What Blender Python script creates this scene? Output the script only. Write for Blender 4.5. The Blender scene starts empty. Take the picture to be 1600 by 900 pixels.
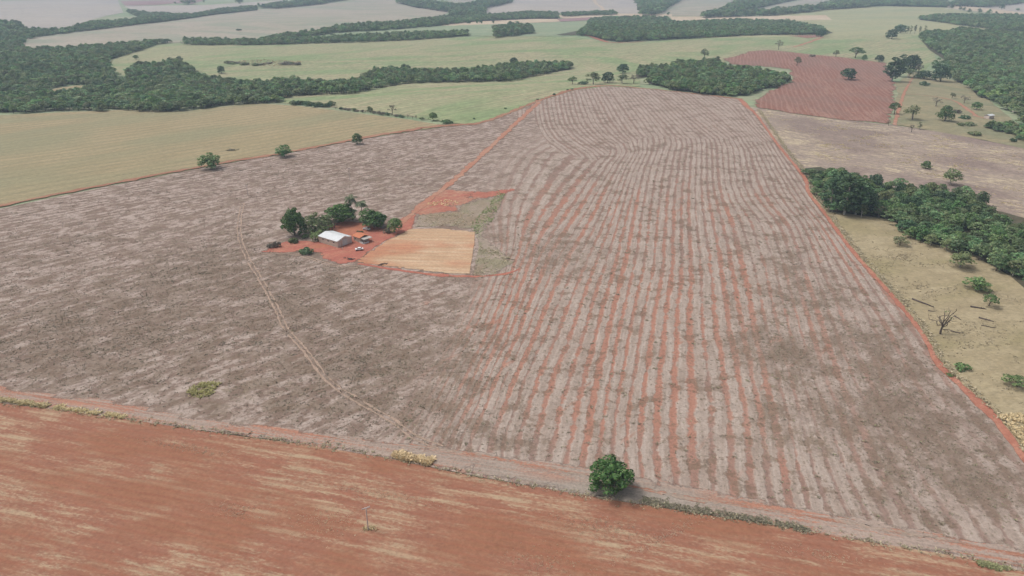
import bpy, bmesh, math, random
import numpy as np
from mathutils import Vector, geometry

# ------------------------------------------------------------------ camera, sky, sun, exposure
SC = bpy.context.scene
COL = SC.collection
CAM_H, PITCH, FOC = 130.0, math.radians(24.4), 1101.0      # metres, radians, focal length in 1600 px widths
cam_d = bpy.data.cameras.new('camera'); cam = bpy.data.objects.new('camera', cam_d); COL.objects.link(cam)
cam.location = (0, 0, CAM_H); cam.rotation_euler = (math.pi/2 - PITCH, 0, 0)
cam_d.sensor_width = 36; cam_d.lens = FOC/1600*36; cam_d.clip_start = 1; cam_d.clip_end = 40000
SC.camera = cam

SUN_EL, SUN_AZ = math.radians(58), math.radians(-70)       # soft light from high on the left
world = bpy.data.worlds.new('World'); SC.world = world; world.use_nodes = True
wn = world.node_tree.nodes; wl = world.node_tree.links; wn.clear()
sky = wn.new('ShaderNodeTexSky'); sky.sky_type = 'NISHITA'; sky.sun_disc = False
sky.sun_elevation = SUN_EL; sky.sun_rotation = SUN_AZ
sky.air_density = 1.0; sky.dust_density = 6.0; sky.ozone_density = 1.0
whs = wn.new('ShaderNodeHueSaturation'); whs.inputs['Saturation'].default_value = 0.30   # cloud veil: even, pale sky
wbg = wn.new('ShaderNodeBackground'); wbg.inputs['Strength'].default_value = 0.125
wout = wn.new('ShaderNodeOutputWorld')
wl.new(sky.outputs[0], whs.inputs['Color']); wl.new(whs.outputs[0], wbg.inputs[0]); wl.new(wbg.outputs[0], wout.inputs[0])
sun_d = bpy.data.lights.new('sun', 'SUN'); sun_d.energy = 1.5; sun_d.angle = math.radians(12); sun_d.color = (1, .965, .92)
sun = bpy.data.objects.new('sun', sun_d); COL.objects.link(sun)
sdir = Vector((math.sin(SUN_AZ)*math.cos(SUN_EL), math.cos(SUN_AZ)*math.cos(SUN_EL), math.sin(SUN_EL)))
sun.rotation_euler = sdir.to_track_quat('Z', 'Y').to_euler(); sun.location = (0, 0, 300)
vs = SC.view_settings
vs.view_transform = 'Standard'; vs.look = 'None'; vs.exposure = 0.24; vs.gamma = 1; vs.use_curve_mapping = False
SC.cycles.use_denoising = True
SC.cycles.adaptive_threshold = .015; SC.cycles.max_bounces = 4; SC.cycles.diffuse_bounces = 2; SC.cycles.transparent_max_bounces = 8
SC.cycles.volume_bounces = 0

# ------------------------------------------------------------------ the lie of the land
def terrain(x, y):
    x = np.asarray(x, float); y = np.asarray(y, float)
    # stream valley on the left, wooded hollow on the right, low crest under the big field, long rolls far off
    ax, ay, bx, by = -650., 850., 90., 1090.
    L2 = (bx-ax)**2 + (by-ay)**2
    t = np.clip(((x-ax)*(bx-ax) + (y-ay)*(by-ay))/L2, -1.2, 1.0)
    d = np.hypot(x-ax-t*(bx-ax), y-ay-t*(by-ay))
    h = -8*np.exp(-(d/140)**2)
    h = h - 11*np.exp(-(((x-850)/330)**2 + ((y-1000)/330)**2))
    h = h + 4.5*np.exp(-(((x-130)/230)**2 + ((y-640)/230)**2))
    r = np.hypot(x, y)
    g = np.clip((r-1200)/900, 0, 1); g = g*g*(3-2*g)
    return h + g*(4.5*np.sin(y/200. + 1.3*np.sin(x/520.)) + 3*np.sin(x/260. + y/700.))

def at(px, py):
    """ground points met by the sight lines of the photograph's 1600 x 900 raster"""
    px = np.atleast_1d(np.asarray(px, float)); py = np.atleast_1d(np.asarray(py, float))
    u = (px-800)/FOC; v = (450-py)/FOC
    dx, dy, dz = u, math.cos(PITCH)+v*math.sin(PITCH), -math.sin(PITCH)+v*math.cos(PITCH)
    dz = np.minimum(dz, -0.016)
    t = CAM_H/-dz
    for _ in range(40):
        t = .4*t + .6*(CAM_H - terrain(dx*t, dy*t))/-dz
    return np.stack([dx*t, dy*t, terrain(dx*t, dy*t)], -1)
def at1(px, py): return at(px, py)[0]
def raster(x, y, z):
    fy = y*math.cos(PITCH) - (z-CAM_H)*math.sin(PITCH)
    uy = y*math.sin(PITCH) + (z-CAM_H)*math.cos(PITCH)
    return 800+FOC*x/fy, 450-FOC*uy/fy
def depth(p): return p[1]*math.cos(PITCH) - (p[2]-CAM_H)*math.sin(PITCH)
def mpp(p): return depth(p)/FOC                                # metres per photograph pixel at a point

def inside(poly, x, y):
    x = np.asarray(x); y = np.asarray(y); c = np.zeros(x.shape, bool); n = len(poly); j = n-1
    for i in range(n):
        xi, yi = poly[i]; xj, yj = poly[j]
        if yi != yj:
            c ^= ((yi > y) != (yj > y)) & (x < (xj-xi)*(y-yi)/(yj-yi)+xi)
        j = i
    return c

def tag(o, label=None, cat=None, group=None, kind=None):
    if label: o['label'] = label
    if cat: o['category'] = cat
    if group: o['group'] = group
    if kind: o['kind'] = kind
    return o

def mesh_np(name, V, F, mats, mat_index=None, smooth=False):
    """mesh from vertex array and an (n,3) or (n,4) face array"""
    V = np.asarray(V, np.float32); F = np.asarray(F, np.int32)
    me = bpy.data.meshes.new(name)
    k = F.shape[1]
    me.vertices.add(len(V)); me.vertices.foreach_set('co', V.ravel())
    me.loops.add(F.size); me.loops.foreach_set('vertex_index', F.ravel())
    me.polygons.add(len(F))
    me.polygons.foreach_set('loop_start', np.arange(0, F.size, k, dtype=np.int32))
    for m in (mats if isinstance(mats, (list, tuple)) else [mats]): me.materials.append(m)
    if mat_index is not None: me.polygons.foreach_set('material_index', np.asarray(mat_index, np.int32))
    if smooth: me.polygons.foreach_set('use_smooth', np.ones(len(F), bool))
    me.update(calc_edges=True); me.validate()
    return me
def obj(name, me, parent=None):
    o = bpy.data.objects.new(name, me); COL.objects.link(o)
    if parent is not None: o.parent = parent
    return o
def empty(name, loc, rz=0., scale=(1, 1, 1)):
    o = bpy.data.objects.new(name, None); COL.objects.link(o); o.empty_display_size = .5
    o.location = loc; o.rotation_euler = (0, 0, rz); o.scale = scale
    return o

# ------------------------------------------------------------------ materials
def lin(c):
    c = c/255.
    return c/12.92 if c <= .04045 else ((c+.055)/1.055)**2.4
GAIN = 0.71                                                    # surface colour from the tone seen under this light
def S(r, g, b, k=1.0): return (lin(r)*GAIN*k, lin(g)*GAIN*k, lin(b)*GAIN*k, 1)

class NT:
    """short hand for building a node tree"""
    def __init__(s, name):
        s.m = bpy.data.materials.new(name); s.m.use_nodes = True
        s.n = s.m.node_tree.nodes; s.l = s.m.node_tree.links; s.n.clear()
        s.out = s.n.new('ShaderNodeOutputMaterial')
    def put(s, sock, v):
        if isinstance(v, bpy.types.NodeSocket): s.l.new(v, sock)
        elif v is not None: sock.default_value = v
    def pos(s): return s.n.new('ShaderNodeNewGeometry').outputs['Position']
    def island(s): return s.n.new('ShaderNodeNewGeometry').outputs['Random Per Island']
    def orand(s): return s.n.new('ShaderNodeObjectInfo').outputs['Random']
    def attr(s, name):
        a = s.n.new('ShaderNodeAttribute'); a.attribute_name = name; return a.outputs['Fac']
    def map(s, v, rz=0., sc=(1, 1, 1)):
        m = s.n.new('ShaderNodeMapping'); m.vector_type = 'TEXTURE'
        m.inputs['Rotation'].default_value = (0, 0, rz); m.inputs['Scale'].default_value = sc
        s.put(m.inputs['Vector'], v); return m.outputs[0]
    def noise(s, v, scale=1., detail=3., rough=.55, dist=0.):
        n = s.n.new('ShaderNodeTexNoise'); s.put(n.inputs['Vector'], v)
        n.inputs['Scale'].default_value = scale; n.inputs['Detail'].default_value = detail
        n.inputs['Roughness'].default_value = rough; n.inputs['Distortion'].default_value = dist
        return n.outputs['Fac']
    def math(s, op, a, b=None, c=None, clamp=False):
        m = s.n.new('ShaderNodeMath'); m.operation = op; m.use_clamp = clamp
        s.put(m.inputs[0], a)
        if b is not None: s.put(m.inputs[1], b)
        if c is not None: s.put(m.inputs[2], c)
        return m.outputs[0]
    def step(s, v, lo, hi):
        m = s.n.new('ShaderNodeMapRange'); m.interpolation_type = 'SMOOTHSTEP'
        s.put(m.inputs['Value'], v); m.inputs['From Min'].default_value = lo; m.inputs['From Max'].default_value = hi
        return m.outputs[0]
    def mix(s, f, a, b):
        m = s.n.new('ShaderNodeMix'); m.data_type = 'RGBA'
        s.put(m.inputs[0], f); s.put(m.inputs[6], a); s.put(m.inputs[7], b)
        return m.outputs[2]
    def comb(s, x, y, z=0.):
        c = s.n.new('ShaderNodeCombineXYZ')
        s.put(c.inputs[0], x); s.put(c.inputs[1], y); s.put(c.inputs[2], z); return c.outputs[0]
    def sep(s, v):
        c = s.n.new('ShaderNodeSeparateXYZ'); s.put(c.inputs[0], v); return c.outputs
    def hsv(s, col, h=.5, sat=1., val=1.):
        m = s.n.new('ShaderNodeHueSaturation')
        s.put(m.inputs['Hue'], h); s.put(m.inputs['Saturation'], sat); s.put(m.inputs['Value'], val); s.put(m.inputs['Color'], col)
        return m.outputs[0]
    def done(s, col, rough=.95, bump=None, bdist=.1, spec=.15, metal=0., trans=None):
        b = s.n.new('ShaderNodeBsdfPrincipled')
        s.put(b.inputs['Base Color'], col); s.put(b.inputs['Roughness'], rough); b.inputs['Specular IOR Level'].default_value = spec
        b.inputs['Metallic'].default_value = metal
        if bump is not None:
            bp = s.n.new('ShaderNodeBump'); bp.inputs['Strength'].default_value = 1; bp.inputs['Distance'].default_value = bdist
            s.put(bp.inputs['Height'], bump); s.l.new(bp.outputs[0], b.inputs['Normal'])
        sh = b.outputs[0]
        if trans:
            t = s.n.new('ShaderNodeBsdfTranslucent'); s.put(t.inputs[0], col)
            x = s.n.new('ShaderNodeMixShader'); x.inputs[0].default_value = trans
            s.l.new(sh, x.inputs[1]); s.l.new(t.outputs[0], x.inputs[2]); sh = x.outputs[0]
        s.l.new(sh, s.out.inputs[0]); return s.m

def plain(name, rgb, rough=.6, spec=.4, metal=0., var=.12, scale=1.5):
    t = NT(name); n = t.noise(t.pos(), scale, 4, .6)
    c = t.mix(n, tuple(v*(1-var) for v in rgb[:3])+(1,), tuple(min(1, v*(1+var)) for v in rgb[:3])+(1,))
    return t.done(c, rough, spec=spec, metal=metal)

def field(name, base, alt, dark, ang, streak=(60, 5), blotch=70., fine=1.2, amount=(.45, .65), dk=(.62, .78), row=None, bump=.12, third=None, grain=.8, worn=None):
    """farmed ground: base tone, streaks of a second tone along the working direction, darker flecks, large blotches"""
    t = NT(name); P = t.pos()
    st = t.map(P, ang, (streak[0], streak[1], 1))
    n1 = t.noise(st, 1., 5, .6, .3); big = t.noise(P, 1/blotch, 3, .5)
    fn = t.noise(t.map(P, ang, (fine*2.2, fine, 1)), 1., 4, .65)
    f1 = t.math('ADD', n1, t.math('MULTIPLY', t.math('SUBTRACT', fn, .5), .7))
    f1 = t.math('ADD', f1, t.math('MULTIPLY', t.math('SUBTRACT', big, .5), .6))
    c = t.mix(t.step(f1, *amount), base, alt)
    if third is not None:
        c = t.mix(t.step(t.noise(t.map(P, ang, (blotch*2, blotch*.8, 1)), 1., 3, .5), .46, .64), c, third)
    if row:
        w, col, amt = row
        yy = t.sep(t.map(P, ang))[1]
        ph = t.math('ADD', t.math('DIVIDE', yy, w), t.math('MULTIPLY', t.noise(P, .012, 2), 1.6))
        tri = t.math('MULTIPLY', t.math('ABSOLUTE', t.math('SUBTRACT', t.math('FRACT', ph), .5)), 2)
        k = t.math('MULTIPLY', t.step(t.math('ADD', tri, t.math('MULTIPLY', t.math('SUBTRACT', n1, .5), .8)), .45, .85), amt)
        c = t.mix(k, c, col)
    fl = t.noise(t.map(P, ang, (fine*3, fine*1.2, 1)), 1., 5, .7)
    c = t.mix(t.math('MULTIPLY', t.step(t.math('ADD', fl, t.math('MULTIPLY', t.math('SUBTRACT', big, .5), .5)), *dk), .75), c, dark)
    gr = t.noise(P, .55/fine, 3, .75)                          # clods and litter: light and dark grains
    g2 = t.noise(t.map(P, ang, (streak[0]*.5, streak[1]*.7, 1)), 1., 3, .6)
    val = t.math('ADD', 1., t.math('ADD', t.math('MULTIPLY', t.math('SUBTRACT', gr, .5), grain), t.math('MULTIPLY', t.math('SUBTRACT', g2, .5), grain*.55)))
    c = t.hsv(c, .5, 1., val)
    if worn:                                                   # ragged, worn outline: the ground below shows through
        al = t.step(t.math('ADD', t.attr('edge'), t.math('ADD', t.math('MULTIPLY', t.math('SUBTRACT', t.noise(P, .4, 4, .7), .5), worn), t.math('MULTIPLY', t.math('SUBTRACT', t.noise(P, .07, 2), .5), worn))), .12, .62)
        m = t.done(c, .95, t.math('ADD', fn, n1), bump); sh = t.out.inputs[0].links[0].from_socket
        tr = t.n.new('ShaderNodeBsdfTransparent'); mx = t.n.new('ShaderNodeMixShader')
        t.l.new(al, mx.inputs[0]); t.l.new(tr.outputs[0], mx.inputs[1]); t.l.new(sh, mx.inputs[2]); t.l.new(mx.outputs[0], t.out.inputs[0])
        return m
    return t.done(c, .95, t.math('ADD', fn, n1), bump)

# ------------------------------------------------------------------ sheets of ground
rs = np.random.RandomState(7)
def lift(level, x, y): return level*(.02 + .0001*np.hypot(x, y))
def dense(poly, step, closed=True, wob=0., sd=1):
    """pixel outline -> world outline, refined and slightly ragged"""
    r = np.random.RandomState(sd); P = np.array(poly, float); n = len(P); out = []
    for i in range(n if closed else n-1):
        a, b = P[i], P[(i+1) % n]; w = at([a[0], b[0]], [a[1], b[1]])
        k = max(1, int(np.hypot(*(w[1]-w[0])[:2])/step)); k = min(k, 90)
        for j in range(k): out.append(a+(b-a)*j/k)
    if not closed: out.append(P[-1])
    W = at(*np.array(out).T)[:, :2]
    if wob:
        ph = r.uniform(0, 6.28, 6); s = np.arange(len(W))*step
        sc = wob*np.clip(np.hypot(W[:, 0], W[:, 1])/400, .4, 3)
        W = W + np.stack([sc*(np.sin(s/9+ph[0])+.7*np.sin(s/23+ph[1])+.5*r.normal(size=len(W))),
                          sc*(np.sin(s/11+ph[2])+.7*np.sin(s/27+ph[3])+.5*r.normal(size=len(W)))], -1)*.5
    return W
def sheet(name, poly, mat, level, cell=12., wob=0., step=None, label=None, cat='field', kind='structure', attrs=None, sd=1):
    W = dense(poly, step or cell, True, wob, sd)
    lo, hi = W.min(0), W.max(0)
    gx, gy = np.meshgrid(np.arange(lo[0]+cell*.5, hi[0], cell), np.arange(lo[1]+cell*.5, hi[1], cell))
    gx = gx.ravel(); gy = gy.ravel(); k = inside(W, gx, gy); gx, gy = gx[k], gy[k]
    if len(gx) > 30000:
        j = np.random.RandomState(1).permutation(len(gx))[:30000]; gx, gy = gx[j], gy[j]
    pts = [Vector(w) for w in W] + [Vector((a, b)) for a, b in zip(gx, gy)]
    ed = [(i, (i+1) % len(W)) for i in range(len(W))]
    vo, _, fo, *_r = geometry.delaunay_2d_cdt(pts, ed, [], 1, 1e-4)
    V = np.array([(v.x, v.y) for v in vo]); z = terrain(V[:, 0], V[:, 1]) + lift(level, V[:, 0], V[:, 1])
    F = np.array([tuple(f) for f in fo if len(f) == 3])
    e1 = V[F[:, 1]]-V[F[:, 0]]; e2 = V[F[:, 2]]-V[F[:, 0]]
    fl = (e1[:, 0]*e2[:, 1]-e1[:, 1]*e2[:, 0]) < 0
    F[fl] = F[fl][:, ::-1]
    me = mesh_np(name, np.column_stack([V, z]), F, mat, smooth=True)
    ee = np.sort(np.concatenate([F[:, [0, 1]], F[:, [1, 2]], F[:, [2, 0]]]), 1); ue, cn = np.unique(ee, axis=0, return_counts=True)
    ev = np.ones(len(V), np.float32); ev[ue[cn == 1].ravel()] = 0
    if len(me.vertices) == len(V): me.attributes.new('edge', 'FLOAT', 'POINT').data.foreach_set('value', ev)
    if attrs:
        for k2, fn in attrs.items():
            a = me.attributes.new(k2, 'FLOAT', 'POINT')
            cur = np.empty(len(me.vertices)*3, np.float32); me.vertices.foreach_get('co', cur); cur = cur.reshape(-1, 3)
            a.data.foreach_set('value', np.asarray(fn(cur[:, 0].astype(float), cur[:, 1].astype(float)), np.float32))
    o = obj(name, me); tag(o, label, cat, None, kind)
    return o
def catmull(P, step=4.):
    P = np.array(P, float); n = len(P); out = []
    for i in range(n-1):
        p0, p1, p2, p3 = P[max(i-1, 0)], P[i], P[i+1], P[min(i+2, n-1)]
        k = max(2, int(np.linalg.norm((p2-p1)[:2])/step))
        for j in range(k):
            t = j/k
            out.append(.5*((2*p1)+(-p0+p2)*t+(2*p0-5*p1+4*p2-p3)*t*t+(-p0+3*p1-3*p2+p3)*t**3))
    out.append(P[-1]); return np.array(out)
def ribbon(name, pts, mat, level, step=4., ragged=.25, label=None, cat='track', offs=(0.,), sd=3):
    """a track along pixel points (px, py, width in metres), laid on the land"""
    r = np.random.RandomState(sd)
    w = at([p[0] for p in pts], [p[1] for p in pts])[:, :2]
    C = catmull(np.column_stack([w, [p[2] for p in pts]]), step)
    T = np.gradient(C[:, :2], axis=0); T /= np.linalg.norm(T, axis=1)[:, None]; N = np.stack([-T[:, 1], T[:, 0]], -1)
    Vs, Fs, b = [], [], 0
    for o_ in offs:
        n = len(C); hw = C[:, 2]/2
        L = hw*(1+ragged*r.normal(size=n)) ; R = hw*(1+ragged*r.normal(size=n))
        cols = [-L, -L*.5, R*.5, R]
        V = np.stack([C[:, :2]+N*(o_+c)[:, None] for c in cols], 1).reshape(-1, 2)
        Vs.append(V); i = np.arange(n-1)
        for k in range(3):
            Fs.append(np.stack([b+i*4+k, b+i*4+k+1, b+(i+1)*4+k+1, b+(i+1)*4+k], -1)[:, ::-1])
        b += n*4
    V = np.concatenate(Vs); z = terrain(V[:, 0], V[:, 1])+lift(level, V[:, 0], V[:, 1])
    F = np.concatenate(Fs)
    V3 = np.column_stack([V, z])
    nz = np.cross(V3[F[:, 1]]-V3[F[:, 0]], V3[F[:, 2]]-V3[F[:, 0]])[:, 2]
    F[nz < 0] = F[nz < 0][:, ::-1]
    me = mesh_np(name, V3, F, mat, smooth=True); me.attributes.new('edge', 'FLOAT', 'POINT').data.foreach_set('value', np.tile(np.array([0, 1, 1, 0], np.float32), len(V3)//4))
    o = obj(name, me); tag(o, label, cat, None, 'structure'); return o

# ------------------------------------------------------------------ ground colours
def bearing(p, q):
    a, b = at1(*p), at1(*q); return math.atan2(b[1]-a[1], b[0]-a[0])
B_SOUTH = bearing((0, 628), (1600, 893))
B_WEST = bearing((0, 325), (700, 199))
M_far = field('pale_green_meadow', S(152, 162, 128), S(168, 166, 138), S(128, 138, 104), .2, (160, 18), 220, 6, bump=.05, third=S(142, 160, 124), grain=1.0)
M_meadow = field('green_meadow', S(160, 160, 124), S(182, 168, 138), S(130, 140, 98), B_WEST+.1, (70, 9), 130, 3, (.42, .66), (.56, .74), bump=.05, row=(9, S(145, 152, 112), .6), third=S(140, 157, 112), grain=1.2)
M_meadow2 = field('cream_meadow', S(174, 170, 132), S(182, 176, 138), S(150, 152, 114), .1, (160, 12), 200, 5, bump=.05, third=S(160, 166, 130), row=(16, S(160, 160, 122), .5))
M_pink = field('pale_stubble', S(176, 166, 147), S(188, 174, 156), S(154, 150, 132), .5, (180, 18), 220, 6, bump=.04, third=S(156, 160, 138), grain=.8, row=(24, S(154, 148, 140), .5))
M_pink2 = field('pale_pink_stubble', S(188, 177, 164), S(194, 184, 172), S(168, 158, 146), .35, (200, 22), 260, 8, bump=.04, row=(26, S(172, 162, 157), .6), third=S(176, 168, 162))
M_cream = field('dry_cream_pasture', S(206, 184, 158), S(214, 196, 172), S(180, 160, 136), .2, (100, 20), 120, 6, bump=.04)
M_mauve = field('mauve_soil', S(160, 128, 128), S(168, 138, 134), S(146, 118, 116), .0, (200, 30), 160, 8, bump=.04)
M_tan = field('tan_field', S(164, 149, 115), S(177, 160, 126), S(138, 127, 97), B_WEST+.02, (60, 4.5), 110, 1.6, (.42, .64), (.60, .76), row=(11, S(149, 138, 107), .6), bump=.06, third=S(155, 149, 116), grain=.9)
M_red = field('red_ploughed_soil', S(148, 104, 88), S(168, 132, 115), S(130, 92, 78), bearing((1190, 165), (1260, 84))+.15, (60, 3.2), 90, 1.6, (.5, .66), bump=.12, row=(5.2, S(168, 132, 122), .6), third=S(146, 112, 98), worn=0.8)
M_lower = field('red_soil_with_straw', S(160, 112, 91), S(188, 163, 134), S(140, 98, 80), B_SOUTH, (15, 2.8), 24, .6, (.41, .72), (.62, .8), bump=.10, row=(2.6, S(160, 104, 82), .5), third=S(160, 112, 87), grain=.65)
M_stub = field('pale_patchy_stubble', S(164, 147, 134), S(200, 183, 154), S(132, 114, 106), 2.5, (14, 4), 55, 1.4, (.49, .66), (.56, .70), bump=.12, third=S(150, 132, 122), grain=1.2)
M_past = field('dry_tan_pasture', S(168, 153, 122), S(178, 163, 132), S(140, 128, 98), .3, (14, 6), 45, 1.0, (.45, .62), (.66, .8), bump=.12, third=S(158, 146, 110))
M_past2 = field('green_tan_pasture', S(152, 144, 114), S(164, 152, 120), S(126, 124, 92), .2, (30, 12), 60, 2.5, bump=.08, third=S(142, 140, 110))
M_road = field('red_earth', S(178, 118, 98), S(190, 134, 112), S(156, 104, 86), .6, (9, 3), 25, .6, bump=.05, worn=0.9)
M_track = field('brown_red_earth', S(164, 118, 95), S(176, 138, 112), S(146, 106, 86), B_WEST, (14, 2), 25, .7, bump=.05, worn=1.1)
M_road2 = field('orange_earth', S(182, 128, 105), S(186, 146, 124), S(166, 116, 94), .4, (9, 3), 25, .6, bump=.05, worn=1.5)
M_yard = field('yard_red_earth', S(180, 112, 96), S(190, 130, 108), S(158, 98, 84), .5, (10, 4), 22, .7, (.5, .7), (.66, .8), bump=.05, third=S(184, 122, 96), worn=1.3)
M_patch = field('patchy_red_earth', S(180, 116, 98), S(184, 138, 116), S(156, 108, 92), .5, (10, 4), 22, .9, (.45, .62), (.6, .75), bump=.05, worn=2.4)
M_rut = field('worn_wheel_ruts', S(172, 149, 132), S(184, 160, 142), S(156, 134, 118), 1.5, (6, 1), 20, .5, bump=.04, worn=.7)
M_lot = field('straw_covered_lot', S(200, 168, 136), S(212, 184, 154), S(184, 146, 118), bearing((640, 360), (740, 362)), (30, 4), 22, .6, (.46, .62), (.64, .8), bump=.06, row=(4.2, S(196, 152, 118), .45), third=S(194, 138, 108), worn=0.8)
M_weedy = field('weedy_rough_ground', S(166, 150, 135), S(152, 143, 118), S(128, 118, 100), 1.2, (10, 4), 20, .7, (.45, .6), (.58, .74), bump=.15, third=S(154, 136, 116), worn=2.3)
M_margin = field('field_margin_straw', S(174, 155, 142), S(180, 130, 108), S(126, 112, 96), B_SOUTH, (42, 1.5), 40, .45, (.47, .58), (.57, .72), bump=.14, third=S(166, 154, 142), grain=1.1, worn=1.5)
M_streak = field('broken_red_streak', S(176, 126, 104), S(168, 150, 135), S(140, 118, 100), B_SOUTH, (12, 1.2), 14, .5, (.44, .56), bump=.1, grain=1., worn=1.8)
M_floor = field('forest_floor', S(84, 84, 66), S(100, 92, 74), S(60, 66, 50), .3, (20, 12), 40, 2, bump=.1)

# the big striped field: one material driven by row and patch attributes that lie on the ground
def striped():
    t = NT('striped_harvest_residue'); P = t.pos()
    row, brown, red, wb = t.attr('row'), t.attr('brown'), t.attr('red'), t.attr('wb')
    west = t.attr('west')
    n_lo = t.noise(P, .018, 3, .5); n_mid = t.noise(P, .09, 4, .6); n_fi = t.noise(P, .55, 5, .78); n_s = t.noise(P, .22, 4, .65)
    wob = t.math('MULTIPLY', t.math('SUBTRACT', t.noise(P, .06, 3), .5), 1.9)
    ph = t.math('DIVIDE', t.math('ADD', row, wob), 4.7)
    fr = t.math('FRACT', ph)
    tri = t.math('MULTIPLY', t.math('ABSOLUTE', t.math('SUBTRACT', fr, .5)), 2)
    # each gap between two windrows has its own width and redness
    cell = t.math('FLOOR', t.math('ADD', ph, .5))
    wn_ = t.n.new('ShaderNodeTexWhiteNoise'); wn_.noise_dimensions = '1D'; t.put(wn_.inputs['W'], cell); rnd = wn_.outputs['Value']
    along = t.noise(t.comb(t.math('MULTIPLY', cell, 3.7), t.math('MULTIPLY', t.sep(P)[1], .03), 0), 1., 3, .6)
    strk = t.noise(t.comb(t.math('MULTIPLY', row, .75), t.math('MULTIPLY', t.sep(P)[1], .05), t.math('MULTIPLY', t.sep(P)[0], .05)), 1., 4, .6)
    wstr = t.noise(t.comb(t.math('MULTIPLY', west, .32), t.math('MULTIPLY', t.sep(P)[0], .10), t.math('MULTIPLY', t.sep(P)[1], .10)), 1., 5, .62)
    e = t.math('ADD', tri, t.math('MULTIPLY', t.math('SUBTRACT', n_mid, .5), 1.3))
    e = t.math('ADD', e, t.math('MULTIPLY', t.math('SUBTRACT', n_s, .5), 1.3))
    e = t.math('ADD', e, t.math('MULTIPLY', t.math('SUBTRACT', n_fi, .5), .8))
    e = t.math('ADD', e, t.math('MULTIPLY', t.math('SUBTRACT', rnd, .5), .34))
    gap = t.math('MULTIPLY', t.step(e, .44, .76), wb)
    straw = t.mix(t.step(strk, .35, .68), S(168, 150, 137), S(188, 172, 160))
    straw = t.mix(t.math('MULTIPLY', t.step(n_fi, .5, .72), .5), straw, S(198, 182, 167))
    wtri = t.math('MULTIPLY', t.math('ABSOLUTE', t.math('SUBTRACT', t.math('FRACT', t.math('DIVIDE', t.math('ADD', west, wob), 5.2)), .5)), .30)
    wk = t.math('MULTIPLY', t.math('SUBTRACT', 1., brown, clamp=True), t.step(west, -120., -70.))
    wstr = t.math('ADD', wstr, t.math('MULTIPLY', t.math('SUBTRACT', wtri, .085), wk))
    wcol = t.mix(t.step(t.math('ADD', t.math('ADD', wstr, t.math('MULTIPLY', t.math('SUBTRACT', n_s, .5), 1.0)), t.math('MULTIPLY', t.math('SUBTRACT', n_fi, .5), .7)), .38, .62), S(142, 121, 108), S(182, 165, 154))
    straw = t.mix(wb, wcol, straw)
    soil = t.mix(t.step(t.math('ADD', t.math('MULTIPLY', red, t.math('ADD', .55, t.math('MULTIPLY', rnd, .8))), t.math('MULTIPLY', t.math('SUBTRACT', along, .5), 1.4)), .12, .80), S(151, 125, 113), S(178, 127, 107))
    c = t.mix(t.math('MULTIPLY', gap, .92), straw, soil)
    # scattered red breaks in the loose part
    rb = t.math('MULTIPLY', t.step(t.noise(t.map(P, .9, (22, 5, 1)), 1., 3, .5), .64, .74), t.math('MULTIPLY', red, .9))
    c = t.mix(rb, c, S(180, 126, 104))
    # brown standing residue, in patches and fine flecks
    q = t.math('ADD', t.math('MULTIPLY', n_mid, .55), t.math('ADD', t.math('MULTIPLY', n_s, .55), t.math('ADD', .15, t.math('MULTIPLY', t.math('SUBTRACT', .5, wstr), t.math('SUBTRACT', .2, t.math('MULTIPLY', wb, .2))))))
    q = t.math('ADD', t.math('SUBTRACT', q, .20), t.math('MULTIPLY', t.math('SUBTRACT', n_fi, .5), .35))
    bw = t.math('ADD', q, t.math('MULTIPLY', brown, .122))
    c = t.mix(t.math('MULTIPLY', t.step(bw, .525, .60), .66), c, t.mix(n_lo, S(118, 98, 82), S(132, 116, 98)))
    fk = t.noise(t.map(P, B_WEST, (1.5, .6, 1)), 1., 4, .7)
    fkt = t.math('ADD', fk, t.math('MULTIPLY', t.math('SUBTRACT', n_mid, .5), .35))
    c = t.mix(t.math('MULTIPLY', t.step(fkt, .60, .70), .55), c, S(104, 90, 76))
    ol = t.math('MULTIPLY', t.step(n_lo, .56, .72), t.step(n_fi, .5, .7))
    c = t.mix(t.math('MULTIPLY', ol, .35), c, S(140, 130, 92))
    gr = t.noise(P, .95, 3, .8)
    c = t.hsv(c, .5, 1., t.math('ADD', 1., t.math('ADD', t.math('MULTIPLY', t.math('SUBTRACT', gr, .5), .9), t.math('MULTIPLY', t.math('SUBTRACT', n_s, .5), .55))))
    hgt = t.math('ADD', t.math('MULTIPLY', t.math('SUBTRACT', 1., gap), .5), t.math('MULTIPLY', n_fi, .9))
    return t.done(c, .95, hgt, .22)
M_striped = striped()

# ------------------------------------------------------------------ row directions of the big field
def tps(pts, vals, smooth=2.):
    X = np.array(pts)/100.; n = len(X)
    def K(a, b):
        d2 = ((a[:, None]-b[None])**2).sum(-1); return .5*d2*np.log(d2+1e-9)
    A = np.zeros((n+3, n+3)); A[:n, :n] = K(X, X)+np.eye(n)*smooth*.01; Q = np.column_stack([np.ones(n), X]); A[:n, n:] = Q; A[n:, :n] = Q.T
    s = np.linalg.solve(A, np.concatenate([vals, np.zeros(3)]))
    def f(x, y):
        Z = np.column_stack([x, y])/100.; out = np.empty(len(Z))
        for i in range(0, len(Z), 4000):
            z = Z[i:i+4000]; out[i:i+4000] = K(z, X)@s[:n] + s[n]+z@s[n+1:]
        return out
    return f
def rows_from(curves):
    W = [catmull(at(*np.array(c, float).T)[:, :2], 18) for c in curves]
    P, v, u = [], [], 0.
    for i, w in enumerate(W):
        if i:
            d = np.sqrt(((w[:, None]-W[i-1][None])**2).sum(-1)).min(1); u += np.median(d)
        P += list(w); v += [u]*len(w)
    return tps(P, np.array(v))
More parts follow.
